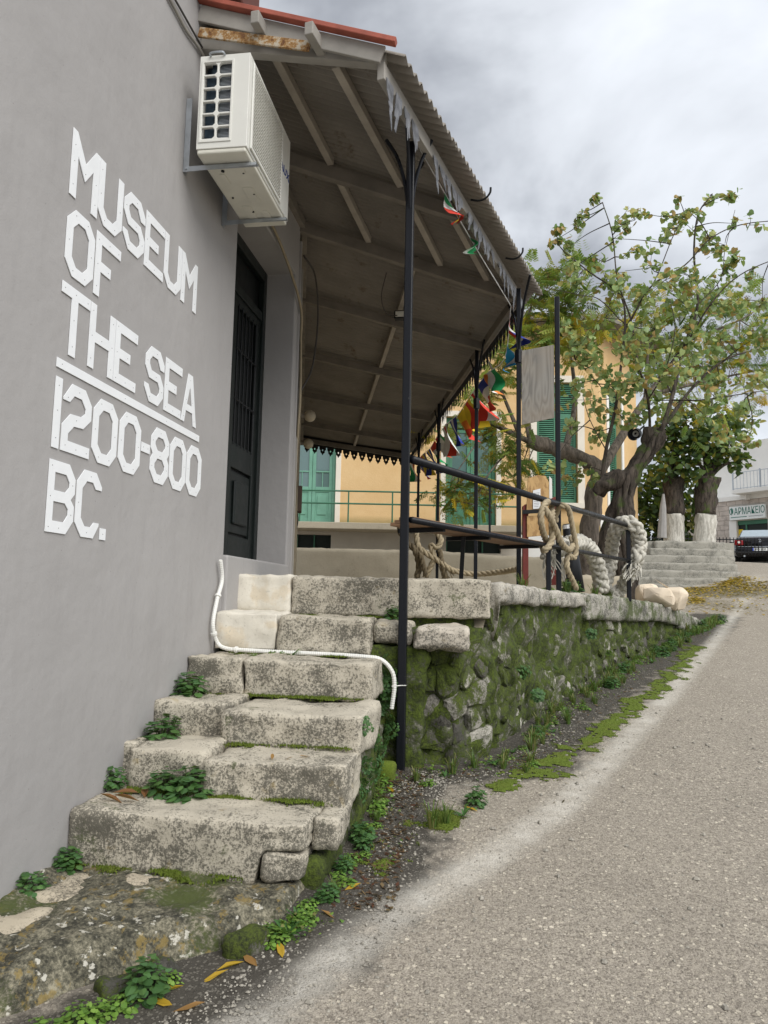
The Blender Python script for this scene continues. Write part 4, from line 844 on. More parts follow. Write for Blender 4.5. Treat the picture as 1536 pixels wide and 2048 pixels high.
# ================================================================== RAILING, SHELF, POLE, BOARDS
RA, RB = V((1.205, 4.54, 2.30)), V((3.16, 8.44, 2.285))
rl = empty('railing', (2.2, 6.5, 1.55), label='black tubular railing along the top of the mossy retaining wall', cat='railing')
obj('top_rail', MB().tube([RA, RB], .026, 10), 'black_paint', rl, smooth=True)
LA, LB = V((1.205, 4.54, 1.925)), V((3.165, 8.44, 1.90)); obj('lower_rail', MB().tube([LA, LB], .019, 10), 'black_paint', rl, smooth=True)
obj('post', MB().bar(V((RB.x, RB.y, 1.46)), RB, .045, .045, V((0, 1, 0))), 'black_paint', rl, bevel=.006)
def onrail(px, A=RA, B=RB):
    d = ray(px, 1150); e_ = B-A; M2 = Matrix(((d.x, -e_.x), (d.y, -e_.y))); t = M2.inverted() @ V((A.x-CAM.x, A.y-CAM.y)); return A+e_*t[1]
q = onrail(1097); obj('post', MB().bar(V((q.x, q.y, 1.5)), V((q.x, q.y, 1.95)), .04, .04, V((0, 1, 0))), 'black_paint', rl, bevel=.006)
q = onrail(979); obj('strut', MB().bar(V((q.x, q.y, 1.92)), V((q.x, q.y, 2.29)), .016, .016, V((0, 1, 0))), 'black_paint', rl)
q = onrail(953); obj('support_leg', MB().bar(V((q.x-.12, q.y+.25, 1.55)), V((q.x-.1, q.y+.2, 1.9)), .03, .03, V((0, 1, 0))), 'iron', rl)
bn = empty('shelf_bench', (1.7, 6, 1.55), label='weathered brown plank shelf fixed behind the lower rail', cat='shelf')
rd = (LB-LA).normalized(); rn = V((-rd.y, rd.x, 0)); L1 = (onrail(1102, LA, LB)-LA).length
for k in range(3):
    a = LA + rd*(.03+.12*k) + rn*(.055+.115*k) + UP*.012; b = LA + rd*L1 + rn*(.055+.115*k) + UP*.012
    obj('plank', MB().bar(a, b, .108, .024), 'bench_wood', bn, bevel=.003)
for t_ in (.2, .5, .9):
    a = LA + rd*L1*t_ - UP*.018; obj('bearer', MB().bar(a+rn*.02, a+rn*.38, .03, .03), 'iron', bn)
fp = onrail(1125); fp = V((fp.x-.03, fp.y+.03, 0))
fpole = obj('black_pole', MB().bar(V((fp.x, fp.y, 1.48)), V((fp.x, fp.y, 4.22)), .044, .044, V((0, 1, 0))), 'black_paint', bevel=.006, label='free-standing tall black pole beside the plywood board', cat='pole')
mb = MB(); a = V((P2_.x+.03, P2_.y-.02, 0)); b = V((fp.x-.028, fp.y, 0)); za0 = hit(1044, 850, (0, 1, 0), a).z; za1 = hit(1044, 702, (0, 1, 0), a).z; zb0 = hit(1120, 836, (0, 1, 0), b).z; zb1 = hit(1120, 690, (0, 1, 0), b).z
nn = V((b.y-a.y, a.x-b.x, 0)).normalized()*.012
mb.add([V((a.x, a.y, za0)), V((b.x, b.y, zb0)), V((b.x, b.y, zb1)), V((a.x, a.y, za1))]+[p+nn for p in (V((a.x, a.y, za0)), V((b.x, b.y, zb0)), V((b.x, b.y, zb1)), V((a.x, a.y, za1)))], [(0,1,2,3),(7,6,5,4),(0,4,5,1),(1,5,6,2),(2,6,7,3),(3,7,4,0)])
pb = obj('plywood_board', mb, 'plywood', label='weathered grey plywood board hung between two black posts', cat='board', bevel=.002)
nbd = empty('notice_board', atD(1075, 1160, 9.3), label='rough chipboard notice board on dark red posts with a pinned paper', cat='notice board')
def atb(px, py, off=0.): return atD(px, py, 9.3-off)
def quad_slab(name, pts, th, m_, par, off=0.):
    vs = [atb(x_, y_, off) for x_, y_ in pts]; mb = MB(); mb.prism([(i, 0) for i in range(len(vs))], lambda a, b: vs[int(a)], FH*th) if False else None
    n = len(vs); bk = [p+FH*th for p in vs]; mb.add(vs+bk, [tuple(range(n))[::-1], tuple(range(n, 2*n))]+[(i, (i+1) % n, (i+1) % n+n, i+n) for i in range(n)]); return obj(name, mb, m_, par, bevel=.002)
quad_slab('upper_panel', [(1053, 1022), (1098, 1022), (1098, 965), (1092, 952), (1075, 950), (1056, 957)], .02, 'osb', nbd)
quad_slab('side_panel', [(1098.5, 1022), (1105, 1020), (1104, 958), (1098.5, 952)], .02, 'white_render', nbd)
quad_slab('lower_panel', [(1054, 1074), (1098, 1070), (1098, 1030), (1054, 1032)], .02, 'osb', nbd)
pp = quad_slab('paper_notice', [(1066, 1018), (1081, 1017), (1081, 977), (1066, 981)], .002, 'paper', nbd, .012)
for k in range(9): quad_slab('print_line', [(1068, 986+k*3.4), (1079-(k % 3), 985.2+k*3.4), (1079-(k % 3), 986+k*3.4), (1068, 986.8+k*3.4)], .0008, 'ink', pp, .0135)
for x0, y0, y1, w_ in ((1046, 1008, 1170, 11), (1103, 993, 1170, 13)): quad_slab('post', [(x0, y1), (x0+w_, y1), (x0+w_, y0+3), (x0+w_*.5, y0), (x0, y0+4)], .07, 'red_post', nbd, .03 if x0 > 1100 else -.03)
quad_slab('cross_strut', [(1045, 1028), (1100, 1024), (1100, 1018), (1045, 1020)], .03, 'iron', nbd, .035)
bl = empty('bollard', atD(1148, 1175, 8.9), label='black tapered bollard with a pale top band behind the coiled rope', cat='bollard')
q0, q1 = atD(1152, 1185, 8.9), atD(1136, 1048, 8.9); obj('body', MB().tube([q0, q0.lerp(q1, .4), q0.lerp(q1, .9), q1], [.105, .09, .07, .06], 14), 'bollard_black', bl, smooth=True); obj('band', MB().tube([q0.lerp(q1, .93), q0.lerp(q1, .985)], .0715, 14), 'white_paint', bl)

# ------------------------------------------------------------------ ropes
def rope(pts, R, m_, lab, braid=False, tail=None, n=3):
    p = dens(cr(pts, 10), R*.35 if braid else R*.7); e_ = empty('rope', pts[0], label=lab, cat='rope')
    mb = MB(); strands(mb, p, R, 8 if braid else n, R*5.2 if braid else None, R*.33 if braid else None, 6, braid)
    if braid: mb.tube(p, R*.62, 10)
    obj('lay', mb, m_, e_, smooth=True)
    if tail:
        mb = MB(); r_ = random.Random(5)
        for k in range(tail[2]):
            a = V(tail[0])+V((r_.uniform(-.05, .05), r_.uniform(-.03, .03), r_.uniform(-.02, .02))); b = V(tail[1])+V((r_.uniform(-.10, .10), r_.uniform(-.05, .05), r_.uniform(-.08, .08)))
            mb.tube(cr([a, a.lerp(b, .5)+V((r_.uniform(-.03, .03), 0, r_.uniform(-.02, .02))), b], 4), .006, 4)
        obj('frayed_end', mb, 'rope_dark' if m_ != 'rope_grey' else 'rope_grey', e_)
    return e_
def rp_(px, py, off=0., A=RA, B=RB):                    # a point in the plane of the railing, off = towards the road
    n_ = V((RB.y-RA.y, RA.x-RB.x, 0)).normalized(); return hit(px, py, n_, RA+n_*off)
rope([rp_(1098, 1098, -.06), rp_(1085, 1060, .03), rp_(1082, 1030, .05), rp_(1090, 1008, .05), rp_(1098, 1003, -.02), rp_(1104, 1015, -.05), rp_(1104, 1050, .04), rp_(1103, 1082, .05), rp_(1090, 1100, .03), rp_(1083, 1090, -.04)], .026, 'rope_tan', 'tan twisted rope looped tightly over the top rail next to the black pole')
rope([rp_(1088, 1015, .07), rp_(1097, 1030, .085), rp_(1110, 1055, .085), rp_(1122, 1085, .085), rp_(1138, 1100, .07), rp_(1146, 1088, .03), rp_(1143, 1075, -.05)], .026, 'rope_tan', 'tan twisted rope slanting down across the black pole to a grey loop')
rope([rp_(1112, 1045, -.05), rp_(1112, 1030, -.05), rp_(1118, 1014, .0), rp_(1128, 1011, .05), rp_(1138, 1022, .06), rp_(1146, 1060, .06), rp_(1152, 1095, .06), rp_(1148, 1115, .05), rp_(1136, 1112, .03), rp_(1134, 1135, .04), rp_(1142, 1155, .04), rp_(1153, 1178, .04)], .024, 'rope_tan', 'tan rope draped over the top rail with its end hanging onto the wall')
rope([rp_(1095, 1107, -.16), rp_(1112, 1100, -.15), rp_(1135, 1090, -.16), rp_(1158, 1085, -.18), rp_(1180, 1100, -.2), rp_(1194, 1130, -.2), rp_(1201, 1160, -.2), rp_(1203, 1182, -.2)], .082, 'rope_grey', 'thick braided grey hawser arching down behind the railing', True, (rp_(1100, 1106, -.1), rp_(1110, 1150, -.08), 40))
rope([rp_(1207, 1178, -.3), rp_(1215, 1150, -.3), rp_(1222, 1120, -.3), rp_(1226, 1080, -.22), rp_(1234, 1055, -.12), rp_(1250, 1045, -.03), rp_(1267, 1050, .06), rp_(1277, 1070, .08), rp_(1279, 1095, .08), rp_(1272, 1120, .06), rp_(1262, 1138, -.08), rp_(1250, 1165, -.2), rp_(1238, 1182, -.3), rp_(1215, 1188, -.36)], .078, 'rope_grey', 'thick braided pale hawser looped over the end post of the railing', True, (rp_(1272, 1120, .05), rp_(1264, 1150, .06), 30))
# old rope tied round the two posts in the back
pA, pB = POSTS[2][0], POSTS[3][0]
def tp(px, py, k=0., ref=pA): d = (V((ref.x, ref.y, 0))-V((CAM.x, CAM.y, 0))).dot(FH); return atD(px, py, d+k)
rope([tp(806, 1050), tp(800, 1060), tp(815, 1085), tp(830, 1100, -.1), tp(838, 1130), tp(834, 1155)], .045, 'rope_dark', 'dark old rope tied round the farthest post')
rope([tp(832, 1056), tp(836, 1090, -.08), tp(850, 1105, -.08), tp(875, 1120, -.1), tp(895, 1135, -.08), tp(910, 1142, 0), tp(950, 1148), tp(1000, 1144, -.3), tp(1045, 1136, -.8)], .04, 'rope_tan', 'long tan rope sagging from the posts toward the red notice board')
rope([tp(872, 1062), tp(882, 1080, -.08), tp(874, 1095, -.1), tp(862, 1092, -.08), tp(868, 1115, -.08), tp(858, 1140, -.05), tp(848, 1158)], .04, 'rope_tan', 'knotted tan rope wound round the post under the shelf')
rope([tp(836, 1105, -.1), tp(842, 1112, -.12), tp(848, 1135, -.1), tp(853, 1158)], .036, 'rope_dark', 'short dark rope end hanging beside the knotted rope')
rope([tp(880, 1100, -.1), tp(884, 1125, -.1), tp(890, 1150, -.05), tp(896, 1160)], .036, 'rope_dark', 'frayed brown rope end hanging by the post under the shelf', tail=(tp(884, 1130, -.1), tp(896, 1158), 18))

# ------------------------------------------------------------------ bunting
def flag(par, p, dirv, w_, h_, cols, mode='v', curl=.3, seed=0, droop=0.):
    # hangs from p: top edge along dirv, falls by h_, banded colours
    r_ = random.Random(seed); mb = MB(); n = 9; m_ = 9; dv = V(dirv).normalized(); side = dv.cross(UP).normalized(); down = (-UP+side*r_.uniform(.25, .8)+dv*droop*.5).normalized()
    for i in range(n+1):
        for j in range(m_+1):
            u, v_ = i/n, j/m_; q = V(p) + dv*w_*u + down*h_*v_ + side*(curl*w_*.35*math.sin(u*4+v_*3+seed)*v_) - dv*(curl*w_*.25*v_*u); mb.v.append(tuple(q))
    for i in range(n):
        for j in range(m_): 
            mb.f.append((i*(m_+1)+j, i*(m_+1)+j+1, (i+1)*(m_+1)+j+1, (i+1)*(m_+1)+j)); mb.mi.append(min(len(cols)-1, int(((i if mode == 'v' else j)+.5)/(n if mode == 'v' else m_)*len(cols))))
    return obj('flag', mb, ['flag_'+c for c in cols], par, smooth=True)
def bunting(pts, lab, flags, big=1.):
    p = cr(pts, 12); e_ = empty('bunting', pts[0], label=lab, cat='bunting'); obj('string', MB().tube(p, .0045, 5), 'paper', e_)
    for i, (t, cols, mode, w_, h_, cu, dr_) in enumerate(flags):
        w_ *= big; h_ *= big
        k = int(t*(len(p)-2)); d = p[k+1]-p[k]; flag(e_, p[k]+V((0, 0, -.003)), d, w_, h_, cols, mode, cu, i*1.7+len(flags), dr_)
s0 = hit(837, 293, (0, 1, 0), (0, 4.55, 0)); s1 = hit(1022, 612, (0, 1, 0), (0, 6.84, 0))
bunting([s0, s0.lerp(s1, .5)+V((0, 0, -.02)), s1], 'taut string with curled green and red flags under the awning edge', [(.24, ['green', 'white', 'red'], 'h', .2, .19, .9, -.2), (.34, ['orange', 'yellow', 'red'], 'h', .14, .12, 1.3, -1.), (.5, ['green', 'white', 'green'], 'v', .2, .12, 1.4, -.6)])
e0 = AW(1.02, .95, -.32); e1 = AW(1.93, .95, -.32); pB_ = [s1] + [AW(1+k/10, 1.02, -.34-.04*math.sin(k*2)) for k in range(1, 10)] + [AW(1.96, .965, -.3)]
FL = [(.02, ['red', 'white', 'blue'], 'h', .24, .16, 1., .3), (.075, ['sky', 'white', 'sky'], 'h', .3, .14, 1., .5), (.16, ['green', 'white', 'orange'], 'v', .32, .2, .8, .4), (.215, ['blue', 'white', 'red'], 'h', .3, .26, .4, .2), (.27, ['red', 'white', 'red'], 'v', .22, .3, 1.2, .2), (.32, ['yellow', 'red', 'yellow'], 'v', .28, .3, .9, .3), (.37, ['yellow', 'orange', 'red'], 'h', .26, .32, .9, .2), (.43, ['blue', 'blue', 'white', 'blue'], 'v', .34, .28, .4, .4), (.52, ['white', 'red', 'white'], 'v', .28, .34, .8, .3), (.59, ['green', 'white', 'red'], 'v', .3, .28, .8, .2), (.65, ['red', 'white', 'green'], 'h', .3, .26, .8, .3), (.71, ['blue', 'yellow', 'blue'], 'v', .3, .32, .6, .3), (.77, ['yellow', 'blue', 'yellow'], 'v', .32, .3, .5, .3), (.82, ['red', 'white', 'green'], 'h', .3, .24, .5, .4), (.87, ['blue', 'white', 'red'], 'v', .34, .28, .4, .4), (.93, ['orange', 'white', 'green'], 'v', .3, .26, .6, .3)]
bunting(pB_, 'long string of small national flags along the far awning eave', FL, 1.4)

# ================================================================== YELLOW HOUSE
HD = 20.0
def frame(d, rot=0., a=0., z=0.):
    x_ = R0*math.cos(rot)-FH*math.sin(rot); y_ = R0*math.sin(rot)+FH*math.cos(rot); p = H(a, d, z)
    return Matrix(((x_.x, y_.x, 0, p.x), (x_.y, y_.y, 0, p.y), (0, 0, 1, p.z), (0, 0, 0, 1)))
ho = empty('yellow_house', M=frame(HD), world=False, label='ochre yellow house with green doors, shutters and a balcony behind the trees', cat='house')
la = lambda px, d=HD: lat(px, 1000, d)
zd = lambda py, px=1000, d=HD: atD(px, py, d).z
BT = zd(1047, 800, 19.1)                                      # balcony floor
aL, aR = la(470), la(1200)
d1 = (la(574), la(670)); d2 = (la(891), la(992)); dz = (BT, zd(834, 940)); w1 = (la(1074), la(1156)); wz = (zd(1006, 1115), zd(765, 1115))
rect = lambda a, b: [(a[0], b[0]), (a[1], b[0]), (a[1], b[1]), (a[0], b[1])]
pf = lambda a, b: (a, 0, b)
ZE = zd(660, 1170)
mb = MB(); mb.prism([(aL, BT-.15), (d1[0], BT-.15), (d1[0], dz[1]), (d1[1], dz[1]), (d1[1], BT-.15), (d2[0], BT-.15), (d2[0], dz[1]), (d2[1], dz[1]), (d2[1], BT-.15), (aR, BT-.15), (aR, ZE), (aL, ZE)], pf, (0, .4, 0), [rect(w1, wz)]); obj('wall', mb, 'yellow_render', ho)
b1_ = (la(560), la(664)); b2_ = (la(893), la(1002)); bz = (zd(1100, 640), zd(1069, 640))
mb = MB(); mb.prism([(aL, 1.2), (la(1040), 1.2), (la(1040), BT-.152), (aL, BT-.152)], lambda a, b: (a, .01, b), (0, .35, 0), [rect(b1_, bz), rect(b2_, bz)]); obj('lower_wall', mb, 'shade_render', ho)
mb = MB(); mb.box((la(1040), -.02, 1.2), (aR, .36, BT-.152)); obj('plinth', mb, 'white_render', ho)
for q in (b1_, b2_):
    bo = obj('basement_window', MB().box((q[0], .2, bz[0]), (q[1], .23, bz[1])), 'black_void', ho)
    for t in (0, .33, .66): obj('bar', MB().box((q[0]+(q[1]-q[0])*t, .12, bz[0]), (q[0]+(q[1]-q[0])*t+.04, .16, bz[1])), 'green_dark', bo)
# angled end wall
AN = math.radians(47); ca, sa = math.cos(AN), math.sin(AN)
ang = lambda y0=0.: (lambda a, b: (aR+a*ca-y0*sa, a*sa+y0*ca, b))
UL = 2.35; w2 = (.55, 1.32); w2z = (zd(1022, 1270, 20.6), zd(780, 1250, 20.6)); inn = (-sa*.4, ca*.4, 0)
mb = MB(); mb.prism([(.002, BT+.45), (UL, BT+.45), (UL, ZE), (.002, ZE)], ang(), inn, [rect(w2, w2z)]) if w2z[0] > BT+.46 else mb.prism([(.002, w2z[0]-.05), (UL, w2z[0]-.05), (UL, ZE), (.002, ZE)], ang(), inn, [rect(w2, w2z)])
obj('end_wall', mb, 'yellow_render', ho)
zpl = BT+.449 if w2z[0] > BT+.46 else w2z[0]-.051
mb = MB(); mb.prism([(.002, 1.2), (UL, 1.2), (UL, zpl), (.002, zpl)], ang(-.012), inn); obj('end_plinth', mb, 'white_render', ho)
def shutter(par, x0, x1, z0, z1, f, m_='green_paint'):


    fr = MB(); fr.prism(rect((x0, x1), (z0, z1)), f, IN*.045, [rect((x0+.06, x1-.06), (z0+.08, z0+(z1-z0)*.7)), rect((x0+.06, x1-.06), (z0+(z1-z0)*.74, z1-.08))]); o = obj('shutter', fr, m_, par)
    sl = MB()
    for zz0, zz1 in ((z0+.08, z0+(z1-z0)*.7), (z0+(z1-z0)*.74, z1-.08)):
        n = int((zz1-zz0)/.055)
        for k in range(n):
            zc = zz0+(zz1-zz0)*(k+.5)/n
            a, b = V(f(x0+.06, zc-.02)), V(f(x1-.06, zc-.02)); c, d = V(f(x1-.06, zc+.02))+IN*.035, V(f(x0+.06, zc+.02))+IN*.035
            sl.add([a, b, c, d, a-V((0, 0, .007)), b-V((0, 0, .007)), c-V((0, 0, .007)), d-V((0, 0, .007))], [(0,1,2,3),(7,6,5,4),(0,4,5,1),(2,6,7,3)])
    q = obj('louvres', sl, m_, o, kind='stuff'); return o
IN = V((0, 1, 0)); fw = lambda a, b: (a, .10, b)
wm = obj('window', MB().box((w1[0], .2, wz[0]), (w1[1], .24, wz[1])), 'black_void', ho); mid = sum(w1)/2
shutter(wm, w1[0]+.02, mid-.004, wz[0]+.02, wz[1]-.02, fw, 'green_paint'); shutter(wm, mid+.004, w1[1]-.02, wz[0]+.02, wz[1]-.02, fw, 'green_paint')
for x0, x1 in ((w1[0]-.19, w1[0]-.004), (w1[1]+.004, w1[1]+.19)): obj('surround', MB().box((x0, -.03, wz[0]-.1), (x1, .05, wz[1]+.2)), 'cream_trim', wm)
obj('surround', MB().box((w1[0]-.003, -.032, wz[1]+.004), (w1[1]+.003, .05, wz[1]+.19)), 'cream_trim', wm); obj('sill', MB().box((w1[0]-.25, -.12, wz[0]-.14), (w1[1]+.25, .09, wz[0]-.004)), 'cream_trim', wm)
IN = V((-sa, ca, 0)); fa = ang(.14)
wn_ = MB(); wn_.prism(rect(w2, w2z), ang(.26), IN*.03); wm = obj('window', wn_, 'black_void', ho); shutter(wm, w2[0]+.01, w2[1]-.01, w2z[0]+.02, w2z[1]-.02, fa, 'green_paint')
for x0, x1 in ((w2[0]-.13, w2[0]-.004), (w2[1]+.004, w2[1]+.13)):
    q = MB(); q.prism(rect((x0, x1), (w2z[0]-.04, w2z[1]+.15)), ang(-.03), IN*.06); obj('surround', q, 'white_render', wm)
# doors with panes
for (x0, x1), mp_ in ((d1, 'green_light'), (d2, 'green_paint')):
    z0, z1 = dz; zt = z1-.32; dd = obj('door', MB().box((x0, .26, z0), (x1, .29, z1)), 'black_void', ho); mid = (x0+x1)/2
    B = lambda n, lo, hi, m_=mp_, par=None: obj(n, MB().box(lo, hi), m_, par or dd, bevel=.006)
    B('frame', (x0, .12, z0), (x0+.09, .25, z1)); B('frame', (x1-.09, .12, z0), (x1, .25, z1)); B('frame', (x0+.09, .12, z1-.28), (x1-.09, .25, z1))
    for u0, u1 in ((x0+.095, mid-.005), (mid+.005, x1-.095)):
        B('stile', (u0, .16, z0+.02), (u0+.09, .22, zt)); B('stile', (u1-.09, .16, z0+.02), (u1, .22, zt))
        for a, b in ((z0+.02, z0+.2), (z0+.92, z0+1.06), (z0+1.46, z0+1.5), (zt-.09, zt)): B('rail', (u0+.09, .165, a), (u1-.09, .215, b))
        B('panel', (u0+.09, .185, z0+.2), (u1-.09, .21, z0+.92)); B('panel_moulding', (u0+.15, .165, z0+.3), (u1-.15, .1845, z0+.82))
        um = (u0+u1)/2; B('glazing_bar', (um-.012, .17, z0+1.06), (um+.012, .21, z0+1.46)); 
        B('pane', (u0+.088, .19, z0+1.06), (u1-.088, .196, z0+1.46), 'pane_glass'); B('pane', (u0+.088, .19, z0+1.5), (u1-.088, .196, zt-.09), 'pane_glass')
    for a, b in ((x0-.14, x0-.004), (x1+.004, x1+.14)): B('surround', (a, -.03, z0), (b, .06, z1+.15), 'cream_trim')
    B('surround', (x0-.003, -.032, z1+.004), (x1+.003, .06, z1+.16), 'cream_trim')
bal = obj('balcony', MB().box((aL, -.95, BT-.17), (la(1040), -.001, BT)), 'concrete_old', ho, bevel=.015)
zr = [zd(984, 800, 19.1), zd(1009, 800, 19.1)]
for z_ in zr: obj('rail', MB().tube([(aL, -.88, z_), (la(1036, 19.1), -.88, z_)], .022, 8), 'green_dark', bal)
for px in (600, 697, 785, 873, 960, 1035): obj('rail_post', MB().tube([(la(px, 19.1), -.88, BT), (la(px, 19.1), -.88, zr[0])], .02, 6), 'green_dark', bal)
mb = MB(); mb.add([(aL, -.75, ZE), (aR+.1, -.75, ZE), (aR+UL*ca+.75, UL*sa-.55, ZE), (aR+UL*ca+.1, UL*sa+6, ZE), (aL, 7, ZE)]+[(aL, -.75, ZE+.18), (aR+.1, -.75, ZE+.18), (aR+UL*ca+.75, UL*sa-.55, ZE+.18), (aR+UL*ca+.1, UL*sa+6, ZE+.18), (aL, 7, ZE+.18)], [(0,1,2,3,4), (9,8,7,6,5), (0,5,6,1), (1,6,7,2), (2,7,8,3), (3,8,9,4), (4,9,5,0)]); obj('roof_eave', mb, 'eave_grey', ho)
mb = MB(); mb.prism([(0, 1.2), (6, 1.2), (6, ZE), (0, ZE)], lambda a, b: (aR+UL*ca-.02, UL*sa+a+.02, b), (-.3, 0, 0)); obj('far_side_wall', mb, 'yellow_render', ho)

# low concrete wall in front of the house
lw = MB(); zt_ = atD(640, 1096, 17.2).z
rough_block(lw, (lat(540, 1100, 17.2), 17.2, 1.3), (lat(1150, 1100, 17.2), 17.5, zt_), .03, .012, .09, 5, taper=lambda p: H(p.x, p.y, p.z - .10*max(0, min(1, (p.x-1.2)/1.5))))
obj('low_wall', lw, 'concrete_old', smooth=True, label='low stained concrete wall in front of the yellow house', cat='wall')
kb = MB(); rough_block(kb, (lat(1135, 1160, 10.8), 10.8, 1.35), (lat(1262, 1160, 10.8), 11.1, atD(1200, 1152, 10.8).z), .03, .015, .06, 15, taper=lambda p: H(p.x, p.y, p.z))
obj('planter_wall', kb, 'concrete_old', smooth=True, label='short grey concrete kerb wall around the gnarled tree', cat='wall')

# ================================================================== FAR STEPS AND PLAZA
sx = empty('concrete_steps', H(8, 18, 1.8), label='wide weathered concrete steps leading up to the whitewashed trees', cat='steps')
ys = [1170, 1156, 1141, 1126, 1111, 1097, 1083]; xr = [1462, 1484, 1493, 1488, 1484, 1479, 1471]; xl = [1240, 1245, 1255, 1268, 1285, 1300, 1312]
prev = 1.3
for i in range(7):
    b_ = 17.9+.3*i; zt_ = atD(1400, ys[i], b_).z; a1 = lat(xr[i], 1120, b_); a0 = lat(xl[i], 1120, b_)
    q = MB(); rough_block(q, (a0, b_, prev-.02-(.4 if i < 3 else 0)), (a1, b_+1.0, zt_), .02, .012, .07, 30+i, taper=lambda p, a1=a1: H(p.x, p.y+.35*max(0, (p.x-a1+.9)/.9)**2+.02*math.sin(p.x*2), p.z))
    obj('step', q, 'concrete_steps', sx, smooth=True); prev = zt_
PLZ = prev
mb = MB(); c_ = [H(lat(1300, 1100, 19.9), 19.9, 0), H(lat(1470, 1100, 19.9), 19.95, 0), H(11.2, 26, 0), H(12.5, 33, 0), H(4.5, 33, 0), H(4.5, 20.6, 0)]
n = len(c_); mb.add([V((p.x, p.y, PLZ-.004)) for p in c_]+[V((p.x, p.y, 1.5)) for p in c_], [tuple(range(n))]+[(i, i+n, (i+1) % n+n, (i+1) % n) for i in range(n)]); obj('plaza', mb, 'concrete_steps', kind='structure')

# ================================================================== TREES
def limb(mb, pts, r0, r1, n=10, rough=.12, seed=0):
    p = cr(pts, 6); rs_ = [ (r0+(r1-r0)*(i/(len(p)-1))**.8) for i in range(len(p))]
    o = len(mb.v); mb.tube(p, rs_, n)
    if rough:
        for k in range(o, len(mb.v)):
            i = min((k-o)//n, len(p)-1); c = p[i]; v_ = V(mb.v[k]); mb.v[k] = tuple(c+(v_-c)*(1+rough*2*nz((v_.x*3, v_.y*3, v_.z*1.1), 2.2, seed)+rough*nz(v_, 9, seed)))
    return p
def rnd_unit(): 
    v_ = V((random.gauss(0, 1), random.gauss(0, 1), random.gauss(0, 1))); return v_.normalized()
def heart(mb, p, nrm, tip, L, col, fold=.15):
    tip = (tip-nrm*tip.dot(nrm)).normalized(); sd_ = nrm.cross(tip)
    pr_ = [(0, .05), (.34, -.08), (.52, .22), (.4, .62), (0, 1.02), (-.4, .62), (-.52, .22), (-.34, -.08)]
    vs = [p+tip*L*b+sd_*L*a-nrm*(abs(a)*fold*L) for a, b in pr_]
    mb.add(vs, [(0, 1, 2, 3, 4), (0, 4, 5, 6, 7)], (*col, 1))
def lance(mb, p, d, nrm, L, w_, col):
    sd_ = nrm.cross(d).normalized(); mb.add([p, p+d*L*.45+sd_*w_/2, p+d*L, p+d*L*.45-sd_*w_/2], [(0, 1, 2, 3)], (*col, 1))
def pick(pal): c = random.choice(pal); k = random.uniform(.8, 1.2); return tuple(min(1, v_*k) for v_ in c)
TD = 12.0
# --- Judas tree
jt = empty('judas_tree', atD(1245, 1175, TD), label='gnarled leaning tree with round pale green leaves on the terrace', cat='tree')
J = lambda px, py, k=0.: atD(px, py, TD+k)
wood = MB(); skel = []
skel += limb(wood, [J(1252, 1195), J(1253, 1120), J(1250, 1060), J(1248, 1010), J(1255, 965), J(1275, 930), J(1300, 895), J(1318, 868)], .16, .13, 22, .22, 1)
for k in range(7):
    b_ = [(1252, 1200), (1252, 1120), (1250, 1060), (1247, 1010), (1255, 965), (1275, 930), (1300, 895), (1320, 862)]; a0 = k*.9
    skel += limb(wood, [J(x_+(18-1.4*i)*math.cos(a0+i*.45), y_+6*math.sin(a0+i*.45), -.17*math.sin(a0+i*.45)) for i, (x_, y_) in enumerate(b_)], .065, .042, 9, .3, 20+k)
skel += limb(wood, [J(1210, 1195, .2), J(1214, 1120, .15), J(1225, 1050, .1), J(1240, 995), J(1258, 955)], .16, .14, 14, .25, 2)
skel += limb(wood, [J(1262, 965), J(1235, 960), J(1212, 968), J(1195, 985, .1)], .2, .12, 14, .2, 3)
skel += limb(wood, [J(1305, 900), J(1298, 875), J(1300, 856)], .13, .09, 12, .2, 4)
trunk = obj('trunk', wood, 'bark', jt, smooth=True)
br = MB()
shoots = [([(1315, 880, 0), (1330, 840, 0), (1345, 790, .1), (1366, 700, .3), (1395, 610, .4), (1388, 510, .3), (1396, 430, .2), (1425, 388, .2)], .10, .012),
 ([(1300, 860, 0), (1296, 800, -.3), (1275, 720, -.5), (1262, 640, -.4), (1235, 560, -.3), (1225, 470, -.2), (1205, 405, -.2)], .05, .01),
 ([(1262, 640, -.4), (1300, 575, -.5), (1370, 530, -.5), (1420, 478, -.6), (1480, 450, -.6), (1560, 440, -.6)], .03, .01),
 ([(1200, 985, .1), (1212, 900, 0), (1232, 810, -.1), (1243, 720, -.2), (1250, 650, -.3), (1240, 590, -.3), (1180, 545, -.4), (1130, 505, -.5)], .075, .012),
 ([(1243, 720, -.2), (1255, 650, 0), (1310, 560, .2), (1345, 475, .2), (1372, 425, .2)], .03, .008),
 ([(1330, 850, 0), (1390, 770, .4), (1460, 715, .5), (1560, 690, .6)], .07, .015),
 ([(1366, 700, .3), (1420, 610, .1), (1480, 550, 0), (1570, 510, 0)], .035, .01),
 ([(1340, 800, .1), (1400, 800, -.5), (1470, 790, -.7), (1540, 780, -.8)], .03, .008),
 ([(1250, 650, -.3), (1200, 600, -.6), (1160, 590, -.8), (1090, 575, -.8)], .02, .006),
 ([(1232, 810, -.1), (1190, 760, -.5), (1150, 720, -.6)], .02, .006),
 ([(1212, 900, 0), (1180, 840, -.4), (1165, 790, -.5)], .02, .006), ([(1296, 800, -.3), (1330, 740, -.6), (1350, 660, -.8), (1340, 600, -.9)], .025, .007),
 ([(1345, 790, .1), (1310, 720, .6), (1300, 650, .9)], .03, .007), ([(1395, 610, .4), (1440, 560, .6), (1450, 500, .6), (1470, 420, .6)], .02, .006)]
